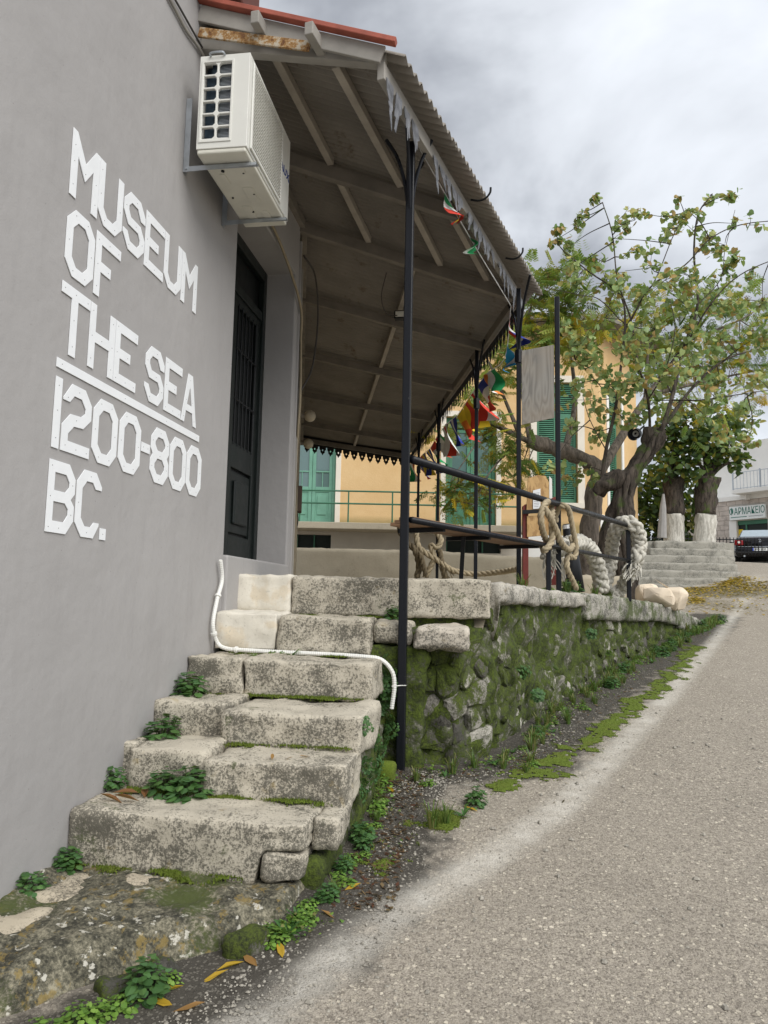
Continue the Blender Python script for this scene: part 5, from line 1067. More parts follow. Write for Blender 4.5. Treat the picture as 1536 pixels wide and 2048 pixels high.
for pts, r0, r1 in shoots: skel += limb(br, [J(*p) for p in pts], r0*.5, r1*.7, 7, .08, len(pts))
lv = MB(); JP = [(.26, .36, .13), (.32, .40, .16), (.21, .31, .11), (.38, .41, .15), (.46, .41, .13), (.40, .27, .1), (.16, .26, .09), (.28, .38, .18), (.3, .37, .14)]
clus = [(1190, 395, 12, 9), (1165, 425, 20, 15), (1150, 440, 18, 12), (1112, 455, 18, 16), (1108, 485, 18, 20), (1135, 500, 26, 20), (1140, 540, 32, 26), (1115, 560, 22, 16), (1155, 560, 28, 26), (1230, 445, 24, 16), (1270, 440, 28, 22), (1290, 430, 14, 10), (1225, 480, 30, 10), (1190, 520, 26, 10), (1355, 395, 12, 8), (1345, 430, 26, 22), (1370, 420, 22, 20), (1335, 470, 28, 26), (1385, 460, 28, 26), (1425, 395, 30, 24), (1455, 395, 20, 14), (1410, 470, 26, 20), (1450, 490, 26, 30), (1470, 520, 26, 26), (1455, 545, 34, 30), (1500, 545, 20, 14), (1500, 450, 16, 8), (1465, 450, 14, 8), (1265, 500, 26, 14), (1300, 530, 30, 24), (1250, 545, 26, 16), (1220, 575, 34, 36), (1190, 580, 26, 20), (1280, 590, 40, 40), (1330, 560, 44, 50), (1390, 560, 40, 40), (1370, 610, 44, 44), (1430, 600, 44, 50), (1480, 610, 38, 44), (1525, 600, 28, 24), (1210, 640, 48, 40), (1160, 690, 44, 46), (1190, 720, 44, 50), (1140, 660, 26, 18), (1250, 690, 50, 60), (1310, 660, 50, 60), (1370, 680, 50, 60), (1440, 680, 54, 60), (1510, 680, 34, 34), (1220, 770, 46, 56), (1270, 760, 50, 66), (1330, 740, 50, 70), (1390, 750, 50, 60), (1450, 760, 44, 44), (1515, 760, 32, 26), (1180, 800, 40, 30), (1150, 770, 34, 26), (1240, 830, 44, 44), (1300, 810, 44, 50), (1350, 820, 40, 44), (1420, 820, 48, 44), (1490, 810, 38, 30), (1200, 860, 40, 22), (1140, 860, 30, 18), (1160, 940, 38, 26), (1195, 950, 26, 22), (1110, 925, 30, 18), (1440, 870, 44, 34), (1500, 880, 36, 20)]
sk = np.array([tuple(p) for p in skel])
for cx, cy, rr_, n_ in clus:
    k0 = random.uniform(-.9, .9); c = J(cx, cy, k0); q = sk[np.argmin(((sk-np.array(c))**2).sum(1))]; q = V(q)
    if (q-c).length > .08: limb(br, [q, q.lerp(c, .5)+rnd_unit()*.06, c+UP*.03], .011, .004, 5, 0)
    R_ = rr_*TD/FPX; tw = []
    for k in range(max(2, n_//7)):
        e_ = c+V((random.gauss(0, R_*.6), random.gauss(0, R_*.6), random.gauss(0, R_*.6))); limb(br, [c, c.lerp(e_, .5)+rnd_unit()*.02, e_], .005, .003, 4, 0); tw.append(e_)
    for k in range(int(n_*1.65)):
        e_ = random.choice(tw); p = c.lerp(e_, random.uniform(.2, 1.15))+rnd_unit()*R_*.35
        nrm = (rnd_unit()+V((0, -.6, .5))).normalized(); tip = (V((0, 0, -1))+rnd_unit()*.8).normalized()
        heart(lv, p, nrm, tip, random.uniform(.06, .115), pick(JP))
obj('branches', br, 'bark', jt, smooth=True); obj('crown', lv, 'leaf', jt, kind='stuff')
# --- chinaberry: limb to the left and feathery foliage behind
MD = 13.2; K = lambda px, py, k=0.: atD(px, py, MD+k)
ct = empty('chinaberry_tree', K(1185, 1165), label='feathery green and yellow leaved tree with berry clusters reaching across the yellow house', cat='tree')
wd = MB(); sk2 = []
sk2 += limb(wd, [K(1172, 1185), K(1176, 1100), K(1186, 1010), K(1196, 950), K(1180, 925), K(1130, 905), K(1090, 890), K(1055, 882)], .17, .12, 16, .18, 9)
obj('trunk', wd, 'bark_grey', ct, smooth=True)
bm_ = MB()
for pts, r0, r1 in [([(1060, 884, 0), (1000, 855, -.2), (960, 838, -.3), (925, 830, -.4), (890, 850, -.5)], .06, .01), ([(1040, 872, 0), (1010, 800, -.1), (985, 740, -.2), (960, 690, -.2)], .045, .01), ([(1060, 880, 0), (1045, 780, .2), (1040, 700, .3), (1060, 620, .3), (1085, 560, .3)], .06, .012), ([(1000, 850, 0), (960, 880, -.3), (930, 920, -.5), (900, 965, -.6)], .02, .006), ([(1040, 876, 0), (1000, 920, -.3), (970, 960, -.4), (950, 1010, -.5)], .025, .006), ([(1130, 905, 0), (1150, 800, .6), (1140, 700, .8), (1130, 600, .8)], .07, .012), ([(1196, 950, 0), (1290, 800, 1.), (1380, 680, 1.4), (1440, 600, 1.5)], .1, .012), ([(1300, 790, 1.), (1420, 760, 1.4), (1520, 740, 1.5)], .05, .01), ([(1380, 680, 1.4), (1480, 640, 1.4), (1540, 600, 1.4)], .03, .008), ([(1290, 800, 1.), (1300, 680, 1.4), (1330, 600, 1.4)], .04, .008)]: sk2 += limb(bm_, [K(*p) for p in pts], r0, r1, 7, .08, r0*50)
fl = MB(); MP = [(.26, .38, .09), (.2, .32, .08), (.32, .42, .1), (.38, .44, .1), (.6, .54, .07), (.66, .52, .06), (.38, .4, .1), (.16, .26, .07)]; BR = [(.42, .28, .1), (.32, .19, .07), (.26, .16, .07)]
sk2a = np.array([tuple(p) for p in sk2])
mel = [(905, 970, 34, 8), (900, 1005, 26, 6), (930, 985, 30, 7), (960, 960, 40, 9), (985, 985, 30, 6), (930, 850, 40, 9), (960, 820, 40, 10), (985, 860, 36, 9), (1010, 890, 36, 10), (1040, 900, 34, 8), (1030, 940, 30, 6), (975, 780, 34, 9), (1000, 745, 30, 8), (985, 720, 24, 6), (955, 760, 30, 6), (1020, 690, 34, 9), (1060, 690, 34, 9), (1045, 640, 40, 12), (1085, 640, 36, 12), (1070, 590, 36, 12), (1075, 545, 30, 10), (1110, 550, 26, 8), (1120, 600, 40, 14), (1160, 590, 34, 12), (1165, 520, 26, 8), (1100, 680, 36, 12), (1140, 650, 34, 12), (1150, 700, 36, 10), (1090, 720, 30, 8), (1200, 660, 40, 8), (1240, 620, 40, 8), (1290, 620, 40, 10), (1340, 620, 50, 14), (1390, 600, 50, 14), (1440, 590, 50, 14), (1490, 600, 44, 12), (1360, 680, 50, 14), (1420, 670, 50, 14), (1480, 680, 50, 12), (1520, 650, 36, 8), (1330, 750, 44, 12), (1400, 740, 50, 14), (1460, 740, 46, 12), (1510, 740, 40, 10), (1300, 700, 40, 10), (1440, 800, 40, 8), (1490, 800, 40, 8), (1370, 810, 40, 9), (1260, 700, 40, 6), (1110, 780, 40, 4), (880, 880, 26, 4), (1060, 950, 30, 4)]
def spray(p, d, L, hi=False):
    nr = (UP+rnd_unit()*.5).normalized(); col = pick(MP[:4]+MP[6:] if hi else MP)
    for k in range(5):
        t = k/4.; base = p+d*L*(.25+.75*t)
        for sg in (-1, 1):
            sdv = d.cross(nr).normalized()*sg; pd = (d*.75+sdv*.8-UP*.25).normalized(); pl_ = L*.42*(1-.5*t)
            for j in range(4):
                q = base+pd*pl_*(j+.6)/4
                for s2 in (-1, 1):
                    ld = (pd*.8+pd.cross(nr)*s2*.75-UP*.2).normalized(); lance(fl, q, ld, nr, random.uniform(.045, .07), .022, tuple(v_*random.uniform(.85, 1.15) for v_ in col))
for cx, cy, rr_, n_ in mel:
    k0 = random.uniform(-.5, .5)+(1.3 if cx > 1250 else 0); c = K(cx, cy, k0); R_ = rr_*MD/FPX; q = V(sk2a[np.argmin(((sk2a-np.array(c))**2).sum(1))])
    if (q-c).length > .1: limb(bm_, [q, q.lerp(c, .5)+rnd_unit()*.08, c], .014, .005, 5, 0)
    for k in range(int(n_*2.6)):
        d = (rnd_unit()+V((0, 0, -.15))).normalized(); o_ = c+V((random.gauss(0, R_*.55), random.gauss(0, R_*.6), random.gauss(0, R_*.55))); spray(o_, d, random.uniform(.22, .38), cy < 620)
    for k in range(int(n_*.7)):                        # berry clusters
        o_ = c+V((random.gauss(0, R_*.6), random.gauss(0, R_*.6), random.gauss(0, R_*.5)-.08)); col = pick(BR)
        for j in range(16):
            b = o_+rnd_unit()*random.uniform(.01, .09)-UP*.03; r_ = .011; fl.add([b+V((r_, 0, 0)), b+V((0, r_, 0)), b-V((r_, 0, 0)), b-V((0, r_, 0)), b+V((0, 0, r_)), b-V((0, 0, r_))], [(0,1,4),(1,2,4),(2,3,4),(3,0,4),(1,0,5),(2,1,5),(3,2,5),(0,3,5)], (*col, 1))
obj('branches', bm_, 'bark_grey', ct, smooth=True); obj('crown', fl, 'leaf', ct, kind='stuff')
# --- spotlight in the tree
sp = empty('spotlight', J(1270, 868, -.4), label='black round spotlight fixed to the gnarled tree trunk', cat='spotlight')
c_ = J(1270, 868, -.45); ax_ = V((-.35, -.8, -.25)).normalized(); obj('housing', MB().tube([c_-ax_*.10, c_+ax_*.10], [.085, .095], 18, False), 'bollard_black', sp); obj('back', MB().tube([c_-ax_*.11, c_-ax_*.05], .08, 18), 'bollard_black', sp); obj('lens', MB().tube([c_-ax_*.045, c_-ax_*.04], .05, 12), 'lens', sp); obj('yoke', MB().tube([c_, J(1288, 852, -.15)], .015, 6), 'iron', sp)
# --- two whitewashed trees on the plaza
GP = [(.045, .09, .025), (.035, .075, .02), (.06, .11, .03), (.08, .13, .03), (.03, .06, .018), (.2, .19, .03)]
def mulberry(px, w_, d_, crown, lab, lean=0):
    b0 = atD(px, 1083, d_); b0.z = PLZ; pxm = w_*d_/FPX/2
    t = empty('plaza_tree', b0, label=lab, cat='tree', group='whitewashed trees on the plaza')
    top = atD(px+lean, 955, d_); wh = b0.lerp(top, .46); q = MB(); limb(q, [b0-UP*.1, b0.lerp(wh, .5), wh], pxm*1.12, pxm*.95, 16, .1, px); obj('whitewash', q, 'whitewash', t, smooth=True)
    q = MB(); sk3 = limb(q, [wh-UP*.01, wh.lerp(top, .5), top], pxm*.94, pxm*1.05, 16, .15, px+1)
    cs = []
    for cx, cy, rr_, n_, k0 in crown:
        c = atD(cx, cy, d_+k0); cs.append((c, rr_*d_/FPX, n_)); limb(q, [top-UP*.05, top.lerp(c, .5)+UP*.15, c], .09, .02, 7, .1, cx)
    obj('trunk', q, 'bark', t, smooth=True); f = MB()
    for c, R_, n_ in cs:
        for k in range(n_):
            p = c+rnd_unit()*R_*random.random()**.4; heart(f, p, (rnd_unit()+V((0, -.4, .7))).normalized(), (V((0, 0, -1))+rnd_unit()*.7).normalized(), random.uniform(.12, .2), pick(GP))
    obj('crown', f, 'leaf', t, kind='stuff')
mulberry(1348, 38, 21.5, [(1330, 930, 40, 130, -.2), (1360, 900, 46, 190, 0), (1345, 860, 46, 190, .2), (1320, 880, 36, 110, .5)], 'whitewashed tree trunk near the yellow house corner with low dark crown')
mulberry(1409, 40, 21.2, [(1390, 930, 36, 120, -.2), (1420, 890, 50, 220, 0), (1400, 850, 52, 220, .2), (1455, 890, 40, 150, -.1), (1465, 850, 44, 150, .3), (1480, 925, 24, 50, -.3)], 'whitewashed tree trunk near the pharmacy with broad dark green crown', 6)
hb = MB()
for k in range(1500):
    u_ = rnd_unit(); p = H(10.4, 27.5, 4.7)+V((u_.x*1.5, u_.y*1., u_.z*1.9))*random.random()**.35; heart(hb, p, rnd_unit(), rnd_unit(), .2, tuple(v_*.55 for v_ in pick(GP)))
hbo = obj('hedge_bush', hb, 'leaf', label='dark green bush filling the gap between the whitewashed tree trunks', cat='bush', kind=None)
fe = empty('iron_fence', H(10.5, 24, PLZ), label='low dark iron railing fence behind the whitewashed trunks', cat='fence')
for k in range(34): a = 8.6+k*.115; obj('bar', MB().tube([H(a, 24.5, PLZ), H(a, 24.5, PLZ+.55)], .014, 5), 'iron', fe)
for z_ in (.08, .48): obj('rail', MB().bar(H(8.5, 24.5, PLZ+z_), H(12.5, 24.5, PLZ+z_), .03, .03), 'iron', fe)
up_ = empty('folded_parasol', atD(1325, 1086, 21.0), label='folded grey parasol leaning beside the whitewashed trunk', cat='parasol')
a, b = atD(1324, 1086, 21.0), atD(1327, 985, 21.0); obj('pole', MB().tube([a, b], .022, 6), 'iron', up_); obj('canopy', MB().tube([a.lerp(b, .1), a.lerp(b, .3), a.lerp(b, .7), a.lerp(b, .97)], [.13, .12, .09, .03], 9), 'cloth_grey', up_)

# ================================================================== CAR
CD = 29.0; ca_ = lat(1521, 1127, CD); cg = H(ca_, CD, 0); czz = gz(cg.x, cg.y)
car = empty('parked_car', M=frame(CD, math.radians(25), ca_, czz), world=False, label='black sedan seen from behind parked up the road by the pharmacy', cat='car')
stn = [(0, .80, .36, .92), (.06, .86, .30, 1.0), (.35, .90, .26, 1.06), (.75, .91, .24, 1.05), (1.6, .915, .22, 1.0), (3.0, .915, .22, .97), (3.6, .90, .24, .93), (4.4, .86, .28, .8), (4.68, .74, .34, .66)]
mb = MB(); n = 0
for y_, hw, z0, z1 in stn:
    hs = [(hw*.86, z0), (hw*.97, z0+.1), (hw, z0+(z1-z0)*.45), (hw*.985, z0+(z1-z0)*.75), (hw*.93, z1-.03), (hw*.8, z1), (0, z1+.015)]
    ring = [(-a, b) for a, b in hs[:-1]] + [hs[-1]] + [(a, b) for a, b in reversed(hs[:-1])]; n = len(ring); mb.v += [(a, y_, b) for a, b in ring]
for i in range(len(stn)-1):
    for k in range(n): mb.f.append((i*n+k, i*n+(k+1) % n, (i+1)*n+(k+1) % n, (i+1)*n+k))
mb.f += [tuple(range(n)), tuple((len(stn)-1)*n+k for k in range(n))]; mb.mi = [0]*len(mb.f); body = obj('body', mb, 'car_black', car, smooth=True)
gs = [(.55, .74, 1.05), (1.35, .60, 1.40), (1.75, .585, 1.46), (2.4, .585, 1.47), (2.8, .60, 1.42), (3.6, .76, .95)]
mb = MB(); mb.v = [p for y_, hw, z_ in gs for p in ((-hw, y_, z_), (hw, y_, z_), (-.80, min(max(y_, .55), 3.5), .98), (.80, min(max(y_, .55), 3.5), .98))]
for i in range(len(gs)-1): o = i*4; mb.f += [(o, o+1, o+5, o+4), (o+2, o, o+4, o+6), (o+1, o+3, o+7, o+5)]
mb.mi = [0]*len(mb.f); obj('cabin', mb, 'car_black', car, smooth=True)
mb = MB(); mb.add([(-.68, .585, 1.085), (.68, .585, 1.085), (.56, 1.32, 1.405), (-.56, 1.32, 1.405)], [(0, 1, 2, 3)]); mb.v = [(a, b-.02, c+.02) for a, b, c in mb.v]; obj('rear_window', mb, 'car_glass', car)
for sg in (-1, 1):
    mb = MB(); mb.add([(sg*.76, .52+.6, 1.06), (sg*.75, 3.3, 1.02), (sg*.62, 2.75, 1.38), (sg*.615, 1.5, 1.38)], [(0, 1, 2, 3)]); obj('side_window', mb, 'car_glass', car)
    mb = MB(); rough_block(mb, (sg*.72-.17, -.035, .72), (sg*.72+.14, .12, .93), .03, 0, .05); tl = obj('tail_light', mb, 'tail_red', car, smooth=True); obj('lamp', MB().tube([(sg*.73, -.04, .84), (sg*.73, -.02, .84)], .045, 12), 'lens', tl)
    obj('exhaust', MB().tube([(sg*.55, -.04, .3), (sg*.55, .1, .3)], .035, 8), 'chrome', car)
    obj('mirror', MB().sphere((sg*1.0, 3.0, 1.02), .1, 8, 6, (1, .6, .7)), 'car_black', car)
    for y_ in (.95, 3.7):
        wh_ = obj('wheel', MB().tube([(sg*.68, y_, .315), (sg*.9, y_, .315)], .315, 20), 'tyre', car); obj('rim', MB().tube([(sg*.89, y_, .315), (sg*.912, y_, .315)], .21, 16), 'chrome', wh_)
em = obj('emblem', MB().tube([(0, -.012, .90), (0, .012, .90)], .062, 18), 'chrome', car); obj('emblem_inset', MB().tube([(0, -.016, .90), (0, -.0125, .90)], .05, 18), 'car_black', em)
mb = MB(); mb.add([(-.035, -.02, .935), (-.018, -.02, .935), (0, -.02, .885), (.018, -.02, .935), (.035, -.02, .935), (.006, -.02, .862), (-.006, -.02, .862)], [(0, 1, 2, 6), (2, 3, 4, 5), (2, 5, 6)]); obj('emblem_mark', mb, 'chrome', em)
obj('chrome_strip', MB().box((-.78, -.03, .66), (.78, .05, .675)), 'chrome', car)
mb = MB(); rough_block(mb, (-.88, -.05, .34), (.88, .3, .64), .07, 0, .08); obj('bumper', mb, 'car_black', car, smooth=True)
npl = obj('number_plate', MB().box((-.26, -.075, .50), (.26, -.055, .61)), 'sign_white', car); obj('plate_strip', MB().box((-.26, -.079, .50), (-.215, -.0755, .61)), 'eu_blue', npl)
text_obj('plate_lettering', 'IMB 5250', .10, Matrix(((.95, 0, 0, .02), (0, 0, 1, -.0785), (0, 1, 0, .555), (0, 0, 0, 1))), 'car_black', npl)

# ================================================================== PHARMACY
PA_ = math.radians(58); pc = atD(1479, 1027, 40.); pa_ = (pc-CAM).dot(R0)
ph = empty('pharmacy_building', M=frame(40., PA_, pa_, 0), world=False, label='pale stone pharmacy building with white upper floor and balcony', cat='building')
Z0 = 3.3; ZS = pc.z; ST = ZS+.72; dU = (-.15, 1.55)
mb = MB(); mb.prism([(-4, Z0), (dU[0], Z0), (dU[0], ZS-.4), (dU[1], ZS-.4), (dU[1], Z0), (6, Z0), (6, ST), (-4, ST)], lambda a, b: (a, 0, b), (0, .4, 0)); obj('wall', mb, 'mortar', ph)
mb = MB(); mb.box((-4, .4, Z0), (6, 8, ST)); mb.box((-4.2, -.1, ST), (6, 8, ST+.22)); obj('core', mb, 'white_render', ph)
mb = MB(); mb.box((-3.2, 1.3, ST+.22), (6, 8, ST+3.4)); obj('upper_floor', mb, 'white_render', ph)
bmesh_ = MB().box((-.5, 0, -.5), (.5, 1, .5)).mesh('stone_block', 'ph_stone'); r_ = random.Random(3)
for j in range(16):
    z_ = Z0+.1+j*.262; u_ = -3.95+(j % 2)*.25
    while u_ < 5.6 and z_ < ST-.12:
        wl_ = r_.uniform(.34, .62)
        if not (u_+wl_ > dU[0]-.1 and u_ < dU[1]+.1 and z_ < ZS+.42):
            o = link('stone_block', bmesh_, ph); o.location = (u_+wl_/2, -.03*r_.uniform(.6, 1.2), z_+.1); o.scale = (wl_-.03, .06, .235)
        u_ += wl_
sg_ = empty('pharmacy_sign', M=frame(40., PA_, pa_, 0) @ Matrix.Translation((.55, 0, 0)), world=False, label='white shop sign with green Greek lettering above the pharmacy door', cat='sign')
obj('board', MB().box((-1.0, -.22, ZS-.36), (1.0, -.07, ZS+.36)), 'sign_white', sg_, bevel=.01)
text_obj('lettering', 'ΦΑΡΜΑΚΕΙΟ', .52, Matrix(((.64, 0, 0, 0), (0, 0, 1, -.226), (0, 1, 0, ZS+.07), (0, 0, 0, 1))), 'print_green', sg_)
obj('underline', MB().box((-.92, -.228, ZS-.235), (.0, -.2205, ZS-.2)), 'print_green', sg_); obj('small_print', MB().box((.1, -.227, ZS-.23), (.9, -.2205, ZS-.205)), 'ink', sg_)
dr_ = obj('door', MB().box((dU[0], .12, Z0), (dU[1], .18, ZS-.4)), 'black_void', ph)
obj('jamb', MB().box((dU[0]-.42, -.09, Z0), (dU[0]-.004, .11, ZS-.38)), 'white_render', dr_); obj('frame', MB().box((.28, .06, Z0), (.36, .119, ZS-.4)), 'green_dark', dr_); obj('poster', MB().box((-.3, .1, ZS-1.5), (.1, .1195, ZS-.85)), 'flag_yellow', dr_); obj('header', MB().box((dU[0], .05, ZS-.62), (dU[1], .119, ZS-.4)), 'green_dark', dr_)
bl_ = obj('balcony', MB().box((.25, -1.0, ST+.22), (6, 1.2, ST+.42)), 'white_render', ph); obj('bracket', MB().box((.4, -.5, ST-.05), (.7, -.101, ST+.21)), 'white_render', bl_)
for z_ in (.48, 1.32): obj('rail', MB().bar((.3, -.94, ST+z_), (6, -.94, ST+z_), .035, .035), 'zinc', bl_)
for k in range(30): obj('baluster', MB().tube([(.32+k*.19, -.94, ST+.42), (.32+k*.19, -.94, ST+1.32)], .014, 5), 'zinc', bl_)
for k in range(4): obj('rail_post', MB().box((.26+k*1.5, -.97, ST+.42), (.32+k*1.5, -.91, ST+1.4)), 'zinc', bl_)

# ================================================================== WEEDS, MOSS, LEAVES, PEBBLES
NET = [(.07, .16, .045), (.055, .13, .04), (.1, .2, .06), (.085, .18, .07)]; CLO = [(.17, .31, .05), (.13, .25, .045), (.22, .36, .07)]; GRA = [(.10, .18, .04), (.14, .2, .05), (.2, .2, .07), (.08, .15, .03)]; FER = [(.06, .15, .04), (.08, .19, .05)]
def pl_mound(seed, R_, Hh, n, sz, pal, heartlike=True):
    random.seed(seed); mb = MB()
    for k in range(n):
        u_ = rnd_unit(); u_.z = abs(u_.z); p = V((u_.x*R_, u_.y*R_, u_.z*Hh))*random.uniform(.55, 1.)
        if k % 4 == 0: mb.tube([V((p.x*.2, p.y*.2, -.01)), p], .0022, 4, False, (.08, .13, .04, 1))
        heart(mb, p, (u_*.6+UP+rnd_unit()*.35).normalized(), (u_+rnd_unit()*.5+V((0, 0, -.3))), sz*random.uniform(.6, 1.15), pick(pal), .25)
    return mb.mesh('weed', 'leaf')
def pl_rosette(seed, L, n, pal):
    random.seed(seed); mb = MB()
    for k in range(n):
        a = k*2.4; el = random.uniform(.25, .9); d = V((math.cos(a)*math.cos(el), math.sin(a)*math.cos(el), math.sin(el))); col = pick(pal); l_ = L*random.uniform(.6, 1); sd_ = d.cross(UP).normalized()
        pts = [V((0, 0, 0)), d*l_*.5, d*l_*.85-UP*l_*.08, d*l_*1.02-UP*l_*.22]; ws = [.12, .17, .13, .0]
        vs = [p+sd_*w__*l_*s2*.5 for p, w__ in zip(pts, ws) for s2 in (-1, 1)]; mb.add(vs, [(0, 1, 3, 2), (2, 3, 5, 4), (4, 5, 7, 6)], (*col, 1))
    return mb.mesh('weed', 'leaf')
def pl_grass(seed, L, n, pal, spread=.5):
    random.seed(seed); mb = MB()
    for k in range(n):
        a = random.uniform(0, 2*PI); d = V((math.cos(a), math.sin(a), 0)); l_ = L*random.uniform(.4, 1.1); sp_ = random.uniform(.1, spread); b0 = d*random.uniform(0, .03); w__ = .0035; sd_ = d.cross(UP)*w__; col = pick(pal)
        pts = [b0-UP*.01, b0+d*l_*sp_*.4+UP*l_*.55, b0+d*l_*sp_*1.1+UP*l_*.85, b0+d*l_*sp_*1.7+UP*l_*.8]
        mb.add([pts[0]-sd_, pts[0]+sd_, pts[1]-sd_, pts[1]+sd_, pts[2]-sd_*.6, pts[2]+sd_*.6, pts[3]], [(0, 1, 3, 2), (2, 3, 5, 4), (4, 5, 6)], (*col, 1))
    return mb.mesh('weed', 'leaf')
NM = [pl_mound(i, .095, .15, 120, .042, NET) for i in (1, 2)]; CM = [pl_mound(i, .07, .06, 80, .022, CLO) for i in (3, 4, 5)]; RO = [pl_rosette(i, .10, 12, FER) for i in (6, 7)]; GR = [pl_grass(i, .13, 34, GRA) for i in (8, 9, 10)]; IV = [pl_mound(i, .09, .05, 70, .03, NET) for i in (11, 12)]
random.seed(99)
KIND = {}
for L_, kd in ((NM, ('nettle', 'dark leafy nettle', 'nettles')), (CM, ('clover', 'bright round-leaved clover tuft', 'clovers')), (RO, ('rosette_weed', 'spiky rosette weed', 'rosettes')), (GR, ('grass_tuft', 'thin grass tuft', 'grass tufts'))):
    for q in L_: KIND[q.name] = kd
def weed(me, p, sc=1., nm='weed', lab='', grp=None, tilt=None):
    if '%' in lab: kd = KIND[me.name]; nm = kd[0]; lab = lab.replace('%', kd[1]); grp = grp.replace('weeds', kd[2])
    o = link(nm, me, label=lab, cat='weed', group=grp); o.location = p; o.rotation_euler = (tilt[0] if tilt else 0, tilt[1] if tilt else 0, random.uniform(0, 6.28)); o.scale = (sc, sc, sc*random.uniform(.85, 1.15)); return o
weed(NM[0], (.07, 3.98, .895), 1.0, 'nettle', 'leafy green nettle clump at the grey wall under the third step from the top'); weed(NM[1], (.10, 3.60, .735), .95, 'nettle', 'leafy green nettle clump at the grey wall on the middle step')
weed(NM[0], (.27, 3.27, .562), .9, 'nettle', 'wide dark nettle patch on the long step beside brown leaves', 'nettles on the long step'); weed(NM[1], (.40, 3.25, .56), .95, 'nettle', 'wide dark nettle patch on the long step beside brown leaves', 'nettles on the long step')
weed(NM[1], (.03, 3.27, .59), .55, 'nettle', 'small nettle sprig squeezed between the grey wall and the long step'); weed(NM[0], (.04, 2.90, .36), .6, 'nettle', 'small nettle sprig at the foot of the long step against the grey wall'); weed(NM[1], (.04, 2.66, .355), .6, 'nettle', 'small nettle sprig where the rock slab meets the grey wall')
weed(RO[0], (.52, 4.40, 1.09), 1., 'rosette_weed', 'spiky leaved weed growing behind the white conduit'); weed(CM[0], (.40, 4.40, 1.09), .55, 'clover', 'bright green clover spilling over the white conduit', 'clover on the conduit'); weed(CM[1], (.46, 4.41, 1.09), .5, 'clover', 'bright green clover spilling over the white conduit', 'clover on the conduit'); weed(CM[2], (.30, 4.36, 1.09), .35, 'clover', 'tiny clover tuft on the edge of the upper step')
weed(NM[0], (1.08, 4.77, 1.30), .7, 'fern', 'small green fern in the top step joint behind the black post')
r_ = random.Random(8)
for k in range(9):
    z_ = 1.06-.055*k; weed(r_.choice(IV), (1.06+r_.uniform(-.03, .06), 4.52+r_.uniform(-.03, .02), z_), .62, 'creeper', 'dark green creeper hanging down the rubble beside the black post', 'creeper by the post', (1.35, 0))
for k in range(8): weed(r_.choice(IV), (1.09+r_.uniform(-.02, .02), r_.uniform(3.5, 4.35), r_.uniform(.5, .85)), .5, 'creeper', 'small creeper growing on the side of the staircase', 'creepers on the staircase side', (0, 1.3))
lab_s = '% growing along the staircase foot at the road edge'; lab_w = '% growing along the foot of the mossy wall'; lab_r = '% growing at the edge of the rock slab'
EL = [(1.06, 4.35), (1.12, 3.9), (1.14, 3.4), (1.10, 3.05), (1.02, 2.82), (.93, 2.66)]
for k in range(32):
    t = k/31*(len(EL)-1.001); i = int(t); x_ = EL[i][0]+(EL[i+1][0]-EL[i][0])*(t-i)+r_.uniform(-.03, .04); y_ = EL[i][1]+(EL[i+1][1]-EL[i][1])*(t-i)
    weed(r_.choice(CM+GR+CM+NM) if y_ > 2.95 else r_.choice(CM+CM+RO), (x_, y_, gh(x_, y_)), r_.uniform(.4, .8), 'roadside_weed', lab_s, 'weeds along the staircase foot')
weed(RO[1], (.99, 2.70, gh(.99, 2.70)), 1.1, 'rosette_weed', 'grey-green rosette weed at the corner of the rock slab and road')
for x_, y_, sc in ((.62, 2.24, .8), (.54, 2.16, .9), (.47, 2.08, .9), (.66, 2.31, .7), (.40, 1.98, 1.), (.70, 2.38, .6), (.58, 2.2, .7), (.33, 1.9, .9)):
    weed(r_.choice(CM+CM+NM), (x_, y_, gh(x_, y_)), sc, 'roadside_weed', lab_r, 'weeds along the rock slab')
for k in range(150):
    s_ = .3+(WS[-1]-.25)*((k+r_.random())/150)**.85; d_ = -r_.random()**1.5*.22-.02; p = W(s_, d_); weed(r_.choice(CM+GR+GR+GR+RO+NM), (p.x, p.y, gh(p.x, p.y)), r_.uniform(.45, .95)*(1.25 if s_ > 7 else 1), 'wall_weed', lab_w, 'weeds along the wall foot')
for s_, d_, me in ((3.0, .1, GR[0]), (3.15, .12, NM[0]), (3.6, .2, GR[1]), (4.2, .2, GR[2]), (2.7, .16, CM[0]), (4.9, .25, GR[0]), (5.0, .35, GR[1]), (2.2, .2, GR[2])): weed(me, W(s_, d_, wtop(s_)-.012), 1.1, 'wall_top_weed', '% growing on top of the mossy wall by the ropes', 'weeds on the wall top')
for s_, z_, me in ((1.35, .95, NM[0]), (2.4, .9, GR[0]), (3.3, 1.15, NM[1]), (4.6, 1.05, GR[1]), (1.8, .75, NM[0]), (3.9, .95, CM[0])): p = W(s_, -.02, z_); weed(me, p, .5, 'wall_weed', '% rooted in a joint of the mossy wall face', 'weeds in the wall face', (.9, .4))
for x_, y_, me, sc in ((1.42, 3.72, GR[0], 1.0), (1.48, 3.78, GR[1], .8), (1.56, 3.9, RO[0], .8), (1.62, 4.05, NM[0], .6), (1.95, 4.75, CM[0], .6), (1.9, 4.62, GR[2], .7), (1.35, 4.3, CM[1], .7), (1.28, 4.36, GR[0], .7)): weed(me, (x_, y_, gh(x_, y_)), sc, 'road_weed', '% growing through the crumbling asphalt near the black post', 'weeds in the asphalt')
ys_ = MB(); rough_block(ys_, (1.06, 4.33, .40), (1.16, 4.43, .52), .025, .012, .02, 61); obj('stone', ys_, 'moss', smooth=True, label='small yellow-green mossy stone lying beside the black post foot', cat='stone')
